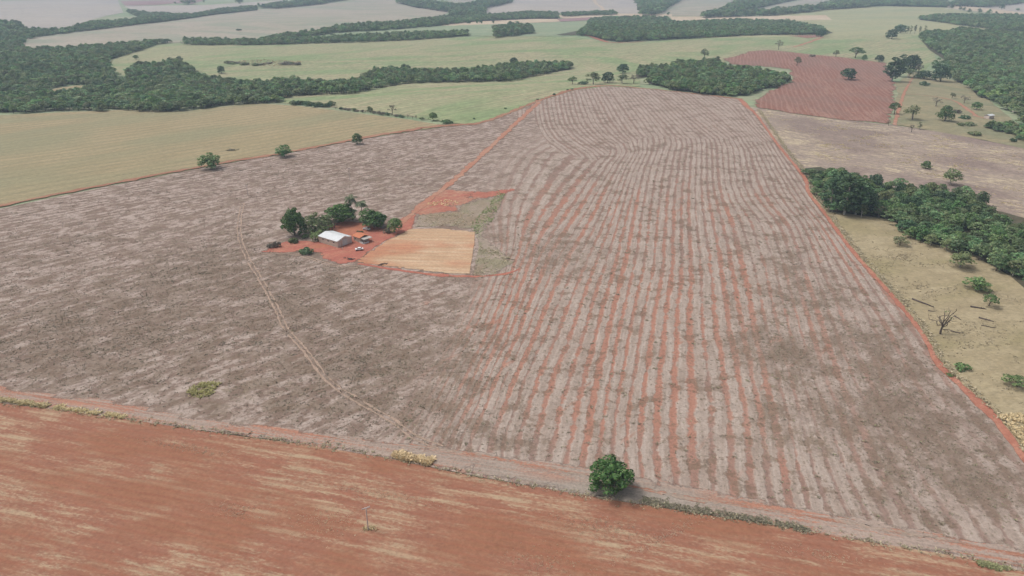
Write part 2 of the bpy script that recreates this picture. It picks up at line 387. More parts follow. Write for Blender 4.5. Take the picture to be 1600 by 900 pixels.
ROWS_B = [
 [(640, 440), (590, 480), (540, 530), (490, 600), (450, 660)],
 [(760, 385), (735, 425), (712, 475), (687, 517), (650, 580), (610, 650)],
 [(862, 240), (840, 275), (812, 330), (800, 380), (790, 430), (765, 490), (730, 560), (690, 640)],
 [(950, 240), (925, 268), (900, 300), (862, 356), (838, 395), (815, 450), (795, 510), (768, 570), (738, 640)],
 [(985, 235), (960, 280), (930, 340), (905, 385), (880, 435), (855, 487), (838, 530), (812, 580), (792, 630), (770, 690)],
 [(1015, 225), (1000, 260), (990, 300), (980, 350), (970, 400), (958, 450), (947, 500), (934, 560), (917, 640), (905, 700)],
 [(1060, 225), (1053, 260), (1047, 300), (1042, 360), (1038, 420), (1031, 455), (1020, 505), (1010, 580), (1003, 640), (998, 700)],
 [(1100, 230), (1100, 287), (1102, 330), (1110, 380), (1118, 440), (1125, 495), (1132, 535), (1141, 585), (1150, 640), (1158, 700)],
 [(1128, 230), (1134, 287), (1148, 322), (1162, 350), (1170, 380), (1182, 420), (1193, 470), (1206, 530), (1222, 600), (1243, 690)],
 [(1160, 235), (1167, 287), (1182, 317), (1202, 338), (1215, 360), (1226, 390), (1238, 430), (1250, 480), (1268, 550), (1285, 600), (1310, 670), (1330, 730)],
 [(1190, 235), (1215, 285), (1238, 322), (1260, 350), (1275, 380), (1290, 420), (1318, 480), (1345, 540), (1378, 610), (1420, 690)],
 [(1207, 235), (1242, 290), (1275, 338), (1310, 385), (1350, 440), (1400, 515), (1440, 590), (1500, 670), (1560, 735)],
]
ROWS_A = [
 [(836, 172), (840, 195), (850, 215), (866, 228)],
 [(860, 160), (866, 190), (875, 206), (890, 222), (915, 237)],
 [(892, 148), (902, 185), (918, 208), (940, 225)],
 [(925, 145), (945, 185), (960, 205), (970, 216)],
 [(960, 141), (990, 180), (1012, 211)],
 [(1000, 143), (1050, 190), (1073, 214)],
 [(1060, 150), (1110, 193), (1140, 216)],
 [(1105, 155), (1150, 190), (1178, 217)],
 [(1145, 163), (1172, 195), (1195, 220)],
]
row_b = rows_from(ROWS_B); row_a = rows_from(ROWS_A)
def blobs(lst):
    data = []
    for cx, cy, rx, ry, s in lst:
        c = at1(cx, cy); n_, f_ = at1(cx, cy+ry), at1(cx, cy-ry)
        data.append((c[0], c[1], rx*mpp(c), abs(f_[1]-n_[1])/2, s))
    def f(x, y):
        v = np.zeros(len(x))
        for cx, cy, rx, ry, s in data:
            v = np.maximum(v, s*np.exp(-(((x-cx)/rx)**2+((y-cy)/ry)**2)*.8))
        return v
    return f
brown_f = blobs([(150, 520, 260, 75, .95), (330, 430, 170, 60, .9), (80, 400, 140, 40, .35), (560, 560, 150, 75, .9), (690, 560, 80, 60, .65),
 (450, 480, 100, 50, .9), (620, 625, 120, 40, .65), (1225, 555, 55, 50, .95), (1375, 560, 70, 70, .9), (1420, 640, 130, 60, .9), (1490, 740, 120, 60, .85),
 (1300, 655, 120, 40, .6), (862, 395, 55, 30, .6), (1275, 470, 70, 22, .6), (1260, 445, 60, 12, .5), (720, 665, 80, 30, .6), (60, 600, 120, 20, .3), (1250, 690, 80, 20, .5),
 (560, 270, 120, 30, .25), (1230, 410, 40, 30, .45), (1450, 690, 90, 40, .8), (640, 550, 60, 40, .8)])
red_f = blobs([(1000, 500, 230, 150, 1.), (820, 520, 120, 120, .9), (1180, 470, 130, 100, .8), (950, 350, 160, 70, .7), (1130, 330, 160, 60, .5), (640, 480, 100, 50, .6),
 (560, 500, 60, 50, .6), (1300, 520, 120, 90, .6), (1000, 640, 300, 60, .9), (840, 400, 60, 60, .9), (500, 620, 120, 40, .4), (1330, 400, 60, 90, .6)])
_p0, _p1 = at1(0, 325), at1(700, 199); _d = (_p1-_p0)[:2]/np.linalg.norm((_p1-_p0)[:2])
def west_f(x, y): return (x-_p0[0])*-_d[1]+(y-_p0[1])*_d[0]
_rb_lo = None
def wb_f(x, y):
    u = row_b(x, y); lo = row_b(*at(712, 475)[:, :2].T)[0]
    w = np.clip((u-(lo-8))/34, 0, 1); w = w*w*(3-2*w)
    w *= 1-.7*np.clip(brown_f(x, y), 0, 1)
    # west of the farm road the rows are loose
    r0, r1 = at1(838, 165), at1(690, 297); d = (r1-r0)[:2]; d /= np.linalg.norm(d)
    s = (x-r0[0])*-d[1]+(y-r0[1])*d[0]
    k = np.clip((s+6)/14, 0, 1)
    return w*np.where(y > at1(690, 330)[1], k, 1)
ATT_B = dict(row=row_b, brown=brown_f, red=red_f, wb=wb_f, west=west_f)
ATT_A = dict(row=row_a, brown=lambda x, y: brown_f(x, y)*.5+.05, red=lambda x, y: 0*x+.05, wb=lambda x, y: 0*x+.95, west=west_f)

# ------------------------------------------------------------------ the ground and its fields (back to front)
def ground():
    xs = np.concatenate([np.linspace(-9000, -2600, 18), np.linspace(-2400, 2400, 161), np.linspace(2600, 9000, 18)])
    ys = np.concatenate([np.linspace(-2500, 0, 14), np.linspace(30, 4600, 200), np.linspace(4800, 9000, 14)])
    X, Y = np.meshgrid(xs, ys); nx, ny = len(xs), len(ys)
    Z = terrain(X, Y) - .25
    i, j = np.meshgrid(np.arange(nx-1), np.arange(ny-1)); a = (j*nx+i).ravel()
    F = np.stack([a, a+1, a+nx+1, a+nx], -1)
    o = obj('ground', mesh_np('ground', np.stack([X, Y, Z], -1).reshape(-1, 3), F, M_far, smooth=True))
    tag(o, 'pale green rolling farmland reaching to the horizon', 'ground', None, 'structure')
ground()

F_ = lambda name, poly, mat, lv, label, **k: sheet(name, poly, mat, lv, label=label, **k)
# far fields
F_('stubble_field', [(-160, 2), (0, 2), (95, 0), (184, 0), (187, 8), (193, 20), (165, 25), (140, 32), (118, 40), (90, 45), (45, 45), (33, 41), (32, 35), (0, 32), (-160, 36)], M_pink2, 1, 'pale pinkish stubble field in the far left corner', cell=60)
F_('stubble_field', [(195, 9), (240, 9), (320, 8), (400, 3), (440, 0), (455, 2), (395, 10), (350, 12), (310, 23), (240, 22), (215, 18), (197, 12)], M_pink2, 1, 'thin pale field behind the far left tree belt', cell=60)
F_('ploughed_strip', [(188, 2), (250, 1), (322, 0), (300, 6), (280, 5), (240, 8), (195, 9)], M_mauve, 2, 'mauve ploughed strip at the top edge left of centre', cell=60)
F_('stubble_field', [(33, 72), (44, 59), (100, 52), (240, 34), (310, 26), (400, 15), (520, 4), (560, 0), (612, 0), (640, 4), (706, 17), (692, 24), (640, 34), (560, 42), (500, 50), (470, 56), (420, 64), (400, 68), (300, 67), (250, 66), (190, 72), (140, 75), (75, 76)], M_pink, 1, 'broad pale stubble slope behind the left wood', cell=40)
F_('stubble_field', [(757, 21), (762, 9), (800, 1), (850, -4), (985, -4), (999, 8), (1000, 22), (900, 19), (800, 22)], M_pink2, 1, 'pale field crossed by a white track at the top centre', cell=60)
F_('stubble_field', [(1028, 24), (1042, 10), (1065, 0), (1100, -6), (1150, -2), (1146, 8), (1120, 17), (1096, 25)], M_pink, 1, 'pale grey stubble tongue between two far woods', cell=60)
F_('stubble_field', [(690, 4), (720, -2), (745, -2), (730, 5), (705, 7)], M_pink, 1, 'small pale field inside the far central wood', cell=60)
F_('stubble_field', [(1165, 18), (1190, 9), (1260, 0), (1330, -6), (1300, 6), (1240, 12), (1200, 18)], M_pink, 1, 'pale strip behind the long cream meadow', cell=60)
F_('stubble_field', [(1475, 14), (1560, 2), (1680, 0), (1760, 30), (1680, 36), (1600, 24), (1500, 16)], M_pink2, 1, 'pale field in the far right corner', cell=60)
F_('dry_pasture', [(690, 36), (760, 31), (840, 28), (872, 28), (874, 34), (800, 37), (690, 41)], M_cream, 2, 'cream dry pasture strip behind the central tree belts', cell=40)
F_('dry_pasture', [(870, 24), (945, 21), (1050, 22), (1050, 26), (940, 27), (880, 29)], M_cream, 2, 'cream dry pasture strip behind the large wood', cell=40)
F_('ploughed_strip', [(870, 30), (925, 27), (918, 32), (876, 34)], M_mauve, 3, 'short mauve soil strip left of the large wood', cell=40)
F_('dry_pasture', [(1375, 5), (1450, 4), (1530, 12), (1600, 20), (1700, 30), (1700, 38), (1600, 26), (1520, 17), (1450, 8), (1380, 8)], M_cream, 2, 'cream strip along the far right tree line', cell=40)
F_('dry_pasture', [(1047, 26), (1160, 26), (1290, 24), (1300, 31), (1180, 33), (1052, 36)], M_cream, 2, 'cream grass band behind the large wood', cell=40)
F_('cream_meadow', [(1100, 60), (1045, 40), (1050, 30), (1200, 26), (1245, 17), (1380, 8), (1480, 12), (1530, 22), (1440, 28), (1500, 40), (1600, 50), (1700, 60), (1700, 75), (1440, 48), (1435, 55), (1400, 62), (1300, 62)], M_meadow2, 1, 'long cream green meadow on the far right slope', cell=30)
F_('green_meadow', [(172, 96), (195, 86), (245, 71), (300, 68), (400, 71), (500, 68), (600, 64), (735, 58), (800, 56), (900, 58), (960, 68), (1100, 60), (1300, 56), (1435, 54), (1455, 72), (1462, 92), (1440, 115), (1380, 104), (1300, 92), (1200, 82), (1140, 92), (1130, 100), (1060, 100), (1000, 112), (1000, 135), (950, 138), (900, 141), (840, 160), (800, 175), (740, 196), (690, 190), (600, 176), (500, 166), (430, 160), (430, 150), (520, 140), (440, 128), (340, 122), (300, 108), (195, 120), (178, 108)], M_meadow, 1, 'wide pale green meadow beyond the striped field', cell=22)
F_('green_meadow', [(450, 62), (540, 50), (640, 42), (740, 39), (800, 37), (900, 34), (915, 42), (890, 56), (800, 57), (735, 56), (640, 62)], field('fresh_green_meadow', S(146, 160, 128), S(158, 164, 134), S(132, 148, 116), .2, (160, 12), 160, 6, bump=.04), 2, 'fresh green strip between two hedgerows', cell=30)
F_('tan_field', [(-160, 182), (0, 180), (110, 175), (190, 172), (290, 174), (370, 164), (410, 162), (470, 166), (560, 177), (640, 187), (700, 197), (640, 205), (560, 218), (450, 239), (330, 259), (160, 291), (0, 323), (-160, 358)], M_tan, 1, 'smooth tan field on the left behind the red track', cell=10)
F_('clearing', [(68, 144), (85, 139), (115, 134), (142, 133), (132, 143), (85, 147)], M_tan, 2, 'small bare clearing inside the left wood', cell=12)
F_('ploughed_field', [(1130, 93), (1168, 81), (1200, 78), (1260, 84), (1320, 90), (1384, 99), (1400, 132), (1399, 165), (1390, 194), (1300, 186), (1240, 178), (1183, 168), (1176, 157), (1200, 143), (1238, 125), (1232, 108), (1180, 103), (1140, 100)], M_red, 2, 'dark red ploughed field on the upper right', cell=10, wob=1.)
F_('bare_soil_patch', [(1230, 56), (1290, 54), (1285, 58), (1262, 60)], M_red, 2, 'small red soil patch at the wood tip', cell=12)
F_('pasture', [(1392, 194), (1400, 165), (1402, 130), (1425, 112), (1470, 120), (1530, 140), (1560, 170), (1600, 200), (1700, 240), (1700, 262), (1600, 232), (1480, 208)], M_past2, 2, 'olive tan pasture with scattered trees on the right', cell=10, wob=1.)
F_('stubble_field', [(1166, 166), (1185, 169), (1240, 178), (1300, 186), (1392, 195), (1480, 208), (1600, 232), (1720, 265), (1720, 400), (1600, 350), (1540, 330), (1450, 330), (1300, 330), (1264, 300), (1256, 275), (1215, 225), (1180, 180)], M_stub, 1, 'grey mottled stubble field right of the red road', cell=8)
F_('dry_pasture', [(1262, 295), (1400, 330), (1500, 330), (1740, 420), (1800, 760), (1700, 800), (1600, 716), (1560, 661), (1500, 600), (1463, 563), (1440, 520), (1400, 470), (1330, 390), (1292, 337)], M_past, 2, 'dry tan pasture along the right edge', cell=8)
# the big field in two blocks
F_('harvested_field', [(800, 177), (846, 157), (900, 141), (950, 135), (1010, 139), (1100, 147), (1158, 156), (1175, 172), (1208, 217), (1213, 224), (1150, 219), (1080, 216), (1020, 214), (990, 218), (965, 226), (946, 240), (932, 251), (905, 245), (880, 239), (862, 230), (848, 212), (838, 192), (833, 176), (815, 186)], M_striped, 2, 'crest block of the grey striped field with slanting rows', cell=6, attrs=ATT_A)
F_('harvested_field', [(-160, 361), (0, 326), (160, 293), (330, 260), (450, 240), (560, 219), (640, 206), (700, 198), (740, 195), (800, 176), (846, 157), (900, 142), (960, 150), (1100, 160), (1160, 160), (1215, 225), (1255, 275), (1264, 300), (1290, 336), (1330, 391), (1400, 471), (1440, 521), (1465, 566), (1500, 602), (1560, 663), (1620, 735), (1760, 900), (1600, 893), (1500, 871), (1350, 845), (1200, 818), (1050, 795), (920, 775), (750, 745), (600, 715), (450, 690), (320, 673), (200, 656), (100, 642), (0, 630), (-160, 612)], M_striped, 1, 'large grey and red striped harvested field around the farmstead', cell=5, attrs=ATT_B)
F_('field_margin', [(-160, 585), (0, 603), (150, 622), (300, 650), (450, 668), (600, 688), (760, 705), (900, 728), (1050, 752), (1250, 790), (1450, 830), (1620, 862), (1760, 900), (1760, 925), (1600, 894), (1500, 871), (1350, 846), (1200, 819), (1050, 796), (920, 776), (750, 746), (600, 716), (450, 691), (320, 674), (200, 657), (100, 643), (0, 631), (-160, 613)], M_margin, 2, 'straw and red soil headland along the lower field edge', cell=4, wob=1.5)
F_('ploughed_field', [(-220, 602), (-100, 617), (0, 630), (100, 642), (200, 656), (320, 674), (450, 691), (600, 716), (750, 746), (920, 776), (1050, 796), (1200, 819), (1350, 846), (1500, 871), (1600, 894), (1800, 930), (1900, 1300), (800, 1500), (-300, 1300)], M_lower, 3, 'red bare field with straw streaks across the foreground', cell=4, wob=.5)
# farmstead ground
F_('farm_yard', [(425, 386), (447, 378), (470, 377), (500, 378), (506, 362), (528, 345), (560, 347), (600, 357), (622, 344), (640, 333), (652, 336), (648, 357), (600, 378), (577, 394), (556, 410), (532, 413), (505, 405), (500, 396), (465, 393), (440, 396), (405, 394)], M_yard, 3, 'red earth farmyard around the white shed', cell=3, wob=.7)
F_('bare_soil_patch', [(640, 332), (665, 312), (690, 294), (712, 298), (760, 300), (800, 294), (806, 297), (780, 306), (745, 312), (715, 324), (718, 331), (690, 332), (655, 338)], M_patch, 3, 'bright red bare patch beside the farm road', cell=3, wob=.7)
F_('straw_lot', [(640, 358), (690, 357.5), (743, 362.5), (742, 385), (738, 410), (735, 429), (700, 428), (640, 421), (590, 415), (556, 410), (577, 394), (605, 376), (630, 364)], M_lot, 4, 'tan rectangular straw covered lot beside the farmyard', cell=3, wob=.4)
F_('rough_ground', [(652, 336), (690, 333), (718, 331), (720, 322), (748, 312), (790, 301), (782, 322), (765, 345), (757, 368), (790, 398), (803, 410), (772, 430), (736, 432), (739, 410), (745, 385), (745, 364), (735, 358), (700, 354), (648, 356)], M_weedy, 3, 'grey green weedy ground around the tan lot', cell=4, wob=1.2)
# tracks
ribbon('bare_streak', [(640, 694, .5), (690, 703, 1.2), (760, 713, 1.6), (850, 731, 1.2), (930, 746, .7), (1000, 764, 1.6), (1080, 779, 2.0), (1150, 789, 1.0), (1240, 803, .6), (1330, 818, 1.4), (1430, 836, 1.8), (1520, 853, .8), (1620, 872, 1.0)], M_streak, 3, step=1.5, ragged=.5, label='broken red soil streak along the lower headland')
ribbon('red_track', [(-160, 358, 5), (0, 322, 5), (160, 290, 5.5), (330, 258, 6), (450, 238, 6), (560, 217, 6.5), (640, 203.5, 10), (700, 196, 12), (740, 194, 7), (770, 186, 7), (800, 174.5, 7), (846, 156, 7), (870, 148, 8), (900, 139.5, 10), (950, 134, 10), (1000, 138, 6), (1080, 146, 5), (1160, 155.5, 6)], M_track, 4, ragged=.35, label='red dirt track between the tan field and the striped field')
ribbon('red_road', [(1155, 155, 5), (1164, 163, 7), (1168, 168, 6), (1180, 178, 3.2), (1215, 226, 2.6), (1256, 277, 3.0), (1263, 300, 2.8), (1290, 336, 2.7), (1330, 390, 2.8), (1400, 470, 2.6), (1440, 521, 2.6), (1465, 566, 3.2), (1500, 602, 3.8), (1535, 636, 4.6), (1560, 662, 4), (1600, 716, 2.6), (1700, 850, 2.6)], M_road, 4, step=3, ragged=.16, label='red dirt road down the right side of the striped field')
ribbon('farm_road', [(842, 160, 6), (820, 180, 6), (795, 203, 5.5), (760, 236, 5), (725, 268, 5.5), (695, 294, 5), (670, 312, 6), (646, 333, 6), (625, 350, 5), (605, 362, 5)], M_road2, 4, label='orange dirt farm road running from the crest to the farmyard')
ribbon('wheel_track', [(379, 318, .85), (374, 350, .85), (375, 372, .85), (385, 400, .85), (408, 438, .85), (432, 482, .85), (447, 514, .85), (480, 552, .85), (512, 594, .85), (560, 627, .85), (610, 656, .85), (650, 684, .85), (690, 700, .6)], M_rut, 3, step=2, ragged=.6, label='pale twin wheel ruts curving across the brown left part', offs=(-.85, .85))
ribbon('lot_edge', [(560, 412, 2), (600, 419, 3), (650, 426, 3), (700, 431, 3.5), (742, 432, 3), (790, 428, 2), (812, 420, 1)], M_yard, 3, step=3, label='red scraped strip along the lower side of the tan lot')
ribbon('wheel_track', [(410, 398, .9), (450, 396, .9), (485, 404, 1), (520, 415, 1), (560, 417, 1)], M_rut, 3, step=2, ragged=.3, label='faint pale track curving below the farmyard', offs=(-.9, .9))
ribbon('pasture_track', [(1398, 196, 4), (1401, 183, 4), (1408, 160, 4), (1413, 145, 3.5), (1420, 132, 3), (1426, 122, 2.5)], M_road2, 4, label='pale orange track climbing beside the red ploughed field')
ribbon('pasture_track', [(1412, 148, 1.5), (1450, 150, 2), (1490, 158, 3), (1515, 174, 5), (1528, 183, 5), (1547, 186, 3)], M_road2, 4, label='orange track leading to the small white roof')
ribbon('pale_track', [(926, -4, 14), (934, 8, 14), (945, 18, 12)], M_cream, 3, step=20, label='whitish straight track through the far pale field')
ribbon('red_track', [(914, 55, 10), (925, 58, 12), (942, 64, 12), (962, 67, 9), (1010, 65.5, 4)], M_road, 4, step=10, label='red track rounding the lower corner of the large wood')
ribbon('red_track', [(1240, 74, 7), (1256, 69, 9), (1276, 62, 9), (1286, 58, 7)], M_road2, 3, step=8, label='pale orange track leading to the wood tip')

# ------------------------------------------------------------------ leaves, bark
def leafmat(name, dark, light, odd=None, hue=.02, trans=.18, vary=.62):
    t = NT(name); i = t.island(); o = t.orand()
    c = t.mix(i, dark, light)
    if odd is not None: c = t.mix(t.step(t.math('FRACT', t.math('MULTIPLY', i, 7.31)), .82, .95), c, odd)
    c = t.hsv(c, t.math('ADD', .5-hue, t.math('MULTIPLY', o, 2*hue)), 1., t.math('ADD', 1.03-vary/2, t.math('MULTIPLY', t.math('FRACT', t.math('MULTIPLY', o, 13.7)), vary)))
    return t.done(c, .6, spec=.25, trans=trans)
L_mango = leafmat('mango_leaves', (.036, .090, .026, 1), (.110, .215, .055, 1), (.19, .23, .10, 1), .008, vary=.2)
L_broad = leafmat('broad_leaves', (.060, .125, .045, 1), (.160, .260, .085, 1), (.20, .23, .11, 1), .025)
L_wood = leafmat('woodland_leaves', (.095, .175, .085, 1), (.24, .34, .15, 1), (.28, .30, .17, 1), .035, .3, .85)
L_broad2 = leafmat('bright_woodland_leaves', (.085, .165, .060, 1), (.22, .33, .115, 1), (.25, .27, .14, 1), .03, .3, .85)
L_dark = leafmat('dark_leaves', (.040, .085, .042, 1), (.105, .175, .075, 1), None, .015)
L_pale = leafmat('pale_dry_leaves', (.13, .16, .075, 1), (.25, .28, .14, 1), (.27, .24, .15, 1), .02)
L_olive = leafmat('olive_leaves', (.095, .135, .055, 1), (.20, .25, .105, 1), (.24, .24, .13, 1), .02)
L_grey = leafmat('grey_dry_twigs', (.13, .115, .085, 1), (.22, .195, .15, 1), None, .015)
L_palm = leafmat('palm_fronds', (.060, .088, .040, 1), (.14, .17, .085, 1), None, .01)
L_banana = leafmat('banana_leaves', (.085, .135, .040, 1), (.18, .24, .085, 1), (.26, .24, .12, 1), .01, .3)
BARK = plain('bark', (.15, .12, .095), .9, .1, var=.35, scale=3)
BARK_P = plain('pale_bark', (.34, .31, .27), .9, .1, var=.25, scale=3)
BARK_D = plain('dead_wood', (.11, .085, .075), .9, .1, var=.35, scale=3)
G_dark = leafmat('dark_weeds', (.18, .155, .11, 1), (.30, .26, .19, 1), (.24, .25, .13, 1), .01, .2)
G_gold = leafmat('golden_grass', (.50, .40, .22, 1), (.74, .60, .36, 1), None, .01, .2)
G_olive = leafmat('olive_grass', (.30, .26, .165, 1), (.50, .43, .30, 1), (.60, .49, .33, 1), .015, .25)
G_yell = leafmat('yellow_green_weeds', (.36, .33, .13, 1), (.54, .48, .22, 1), None, .01, .2)
G_green = leafmat('green_grass', (.20, .24, .10, 1), (.38, .40, .19, 1), None, .01, .2)

G_green2 = leafmat('dark_green_weeds', (.16, .17, .08, 1), (.30, .30, .15, 1), None, .01, .2)
G_straw = leafmat('loose_straw', (.36, .28, .19, 1), (.56, .46, .33, 1), None, .01, .2)
def leaf_quads(C, N, size, r, elong=1.5):
    n = len(C); N = N/np.linalg.norm(N, axis=1)[:, None]
    a = r.normal(size=(n, 3)); T = np.cross(N, a); T /= np.linalg.norm(T, axis=1)[:, None]; Bt = np.cross(N, T)
    s = size*r.uniform(.65, 1.25, (n, 1))
    q = np.stack([C-T*s*elong*.5, C-Bt*s*.5+N*s*.12, C+T*s*elong*.5, C+Bt*s*.5+N*s*.12], 1)
    return q.reshape(-1, 3)
def puff(blobs_, per, leaf, r, down=.35, elong=1.5):
    """leaf faces over a cloud of blobs; only the leaves not buried in another blob are kept"""
    Cs = np.array([b[:3] for b in blobs_]); R = np.array([b[3:6] for b in blobs_]); out = []
    for k in range(len(Cs)):
        n = per
        d = r.normal(size=(n, 3)); d /= np.linalg.norm(d, axis=1)[:, None]
        d[:, 2] = np.where((d[:, 2] < 0) & (r.rand(n) > down), -d[:, 2], d[:, 2])
        p = Cs[k]+d*R[k]*r.uniform(.72, 1.08, (n, 1))
        q = ((p[:, None]-Cs[None])/R[None]); bur = ((q**2).sum(-1) < .42).sum(1) > 0
        p, d = p[~bur], d[~bur]
        if len(p): out.append(leaf_quads(p, d+r.normal(size=p.shape)*.45, leaf, r, elong))
    V = np.concatenate(out); return V, np.arange(len(V)).reshape(-1, 4)
def tube(pts, rad, sides=6):
    P = np.array(pts, float); n = len(P); T = np.gradient(P, axis=0); V = []
    for i in range(n):
        t = T[i]/np.linalg.norm(T[i]); a = np.array([1, 0, 0]) if abs(t[0]) < .8 else np.array([0, 1, 0])
        u = np.cross(t, a); u /= np.linalg.norm(u); w = np.cross(t, u)
        for k in range(sides):
            g = 2*math.pi*k/sides; V.append(P[i]+(u*math.cos(g)+w*math.sin(g))*rad[i])
    F = [(i*sides+k, i*sides+(k+1) % sides, (i+1)*sides+(k+1) % sides, (i+1)*sides+k) for i in range(n-1) for k in range(sides)]
    F.append(tuple([(n-1)*sides+k for k in (0, 1, 2, 3)])); F.append(tuple([(n-1)*sides+k for k in (3, 4, 5, 0)]))
    return np.array(V), np.array(F)
def join(parts):
    V, F, b = [], [], 0
    for v, f in parts: V.append(v); F.append(np.asarray(f)+b); b += len(v)
    return np.concatenate(V), np.concatenate(F)
def limb(a, b, r0, r1, r, sag=.12):
    a, b = np.array(a, float), np.array(b, float); L = np.linalg.norm(b-a)
    pts = [a+(b-a)*t+r.normal(size=3)*L*.05*(0 < t < 1)+np.array([0, 0, -sag*L*math.sin(math.pi*t)*.5]) for t in (0, .33, .66, 1)]
    return tube(pts, np.linspace(r0, r1, 4))

PROTO = {}
def proto(kind, seed, W, H, leafm, barkm, nb, per, leaf, shape, clump=.30, base=.22, vis=0, trunk=.3):
    """crown and trunk meshes of one kind of tree; W, H in metres"""
    r = np.random.RandomState(seed); B = []; R = W/2
    for i in range(nb):
        g = r.uniform(0, 6.283)
        if shape == 'dome':
            lo_ = -.22 if kind in ('mango', 'dense', 'round', 'obush') else -.05; z = lo_+(1-lo_)*r.uniform(0, 1)**.85; rr = math.sqrt(max(0, 1-z*z))*r.uniform(.75, .98)
            ir = 1+.14*math.sin(2*g+seed)+.12*math.sin(3*g+2.1*seed)+.10*math.sin(5*z+g); rr *= ir*.93
            c = (math.cos(g)*rr*R*.80, math.sin(g)*rr*R*.80, H*(base+.06)+(z-lo_)/(1-lo_)*(H*(1-base)-R*clump*1.05))
            if i % 5 == 0: c = (c[0]*.5, c[1]*.5, H*base+R*clump*.9+(c[2]-H*base)*.7)
        elif shape == 'lobed':                                 # several overlapping domes
            if i == 0:
                g0 = r.uniform(0, 6.28); LB = [(0, 0, .50, .50)]+[(math.cos(g0+k*1.257+r.normal()*.25)*.44, math.sin(g0+k*1.257+r.normal()*.25)*.44, r.uniform(.30, .52), r.uniform(.40, .56)) for k in range(5)]
            lx, ly, lz, lr = LB[i % 6]; z = r.uniform(-.55, 1); rr = math.sqrt(max(0, 1-z*z))
            c = ((lx+math.cos(g)*rr*lr*.86)*R, (ly+math.sin(g)*rr*lr*.86)*R, max(H*(lz+.46*z*(1 if lz > .45 else .8)), .07*H))
        elif shape == 'flat':
            rr = math.sqrt(r.uniform(0, 1)); c = (math.cos(g)*rr*R*.8, math.sin(g)*rr*R*.8, H*(.92-.38*rr*rr)-R*clump*.4+r.normal()*.04*H)
        elif shape == 'tall':
            z = r.uniform(0, 1); rr = math.sin(math.pi*min(1, .16+z*.80))**.7*r.uniform(.35, 1)
            c = (math.cos(g)*rr*R*.8, math.sin(g)*rr*R*.8, H*base+z*H*(1-base)*.93)
        else:
            rr = math.sqrt(r.uniform(0, 1)); c = (math.cos(g)*rr*R*.7, math.sin(g)*rr*R*.7, H*base+r.uniform(0, 1)*H*(1-base)*.62*(1-.5*rr))
        k = R*clump*r.uniform(.75, 1.3); fl = .8 if shape != 'flat' else .55
        B.append((*c, k, k, k*fl))
    V, F = puff(B, per, leaf, r, .35 if shape != 'flat' else .25)
    V[:, 2] = np.maximum(V[:, 2], .03)
    cm = mesh_np(kind+'_crown', V, F, leafm)
    parts = []; tr = W*.028*trunk/.3; top = H*(base+(.25 if shape != 'tall' else .6))
    lean = r.normal(size=2)*W*.03
    parts.append(tube([(0, 0, -.4), (lean[0]*.3, lean[1]*.3, top*.35), (lean[0], lean[1], top*.7), (lean[0]*1.2, lean[1]*1.2, top)], [tr*1.5, tr*1.05, tr*.85, tr*.55]))
    nl = min(nb, 5+vis)
    for i in r.permutation(nb)[:nl]:
        z0 = top*r.uniform(.45, .9); parts.append(limb((lean[0]*.7, lean[1]*.7, z0), B[i][:3], tr*.5, tr*.12, r))
    Vt, Ft = join(parts)
    tm = mesh_np(kind+'_trunk', Vt, Ft, barkm, smooth=True)
    PROTO.setdefault(kind, []).append((cm, tm, W, H))
for s in range(3):
    proto('mango', 10+s, 10, 8.6, L_mango, BARK, 96, 56, .44, 'lobed', .22, .06, 4)
    proto('round', 20+s, 8, 7, L_broad, BARK, 44, 40, .5, 'dome', .30, .16)
    proto('obush', 123+s, 9, 7.5, L_olive, BARK, 60, 40, .45, 'lobed', .25, .05)
    proto('dense', 25+s, 9, 8, L_dark, BARK, 46, 42, .6, 'dome', .30, .10)
    proto('broad', 30+s, 9, 10, L_broad, BARK, 44, 32, .6, 'lobed', .27, .24, 2)
    proto('wild', 36+s, 8, 10, L_olive, BARK_P, 26, 34, .6, 'dome', .30, .30, 3)
    proto('woody', 43+s, 8.5, 10, L_wood, BARK, 30, 34, .65, 'dome', .31, .2)
    proto('tall', 50+s, 9, 16, L_dark, BARK_P, 52, 38, .6, 'tall', .26, .16, 6)
    proto('pale', 60+s, 7, 6.5, L_pale, BARK, 22, 30, .42, 'dome', .28, .28, 8)
    proto('umbrella', 70+s, 9, 7.5, L_broad, BARK, 26, 34, .5, 'flat', .26, .3, 10)
    proto('oliveumb', 75+s, 9, 7.2, L_olive, BARK, 26, 34, .48, 'flat', .25, .3, 10)
    proto('thin', 80+s, 3.5, 9, L_pale, BARK_P, 14, 22, .45, 'tall', .34, .3, 6)
    proto('bare', 90+s, 6, 7, L_grey, BARK, 12, 16, .36, 'dome', .22, .35, 12)
    proto('shrub', 100+s, 3.2, 2.2, L_broad, BARK, 14, 40, .30, 'low', .36, .10)
    proto('dshrub', 105+s, 3.2, 2.4, L_dark, BARK, 16, 44, .30, 'low', .38, .06)
    proto('gshrub', 110+s, 3.2, 2.2, L_grey, BARK, 14, 36, .28, 'low', .36, .08)
    proto('oshrub', 115+s, 3.2, 2.2, L_olive, BARK, 14, 40, .30, 'low', .36, .08)
NAMES = dict(obush='bushy_tree', mango='mango_tree', round='round_tree', dense='dense_tree', broad='broadleaf_tree', wild='woodland_tree', woody='woodland_tree', tall='tall_tree', pale='savanna_tree',
             umbrella='umbrella_tree', oliveumb='umbrella_tree', thin='slender_tree', bare='sparse_tree', shrub='shrub', dshrub='shrub', gshrub='dry_shrub', oshrub='shrub')
prs = np.random.RandomState(5)
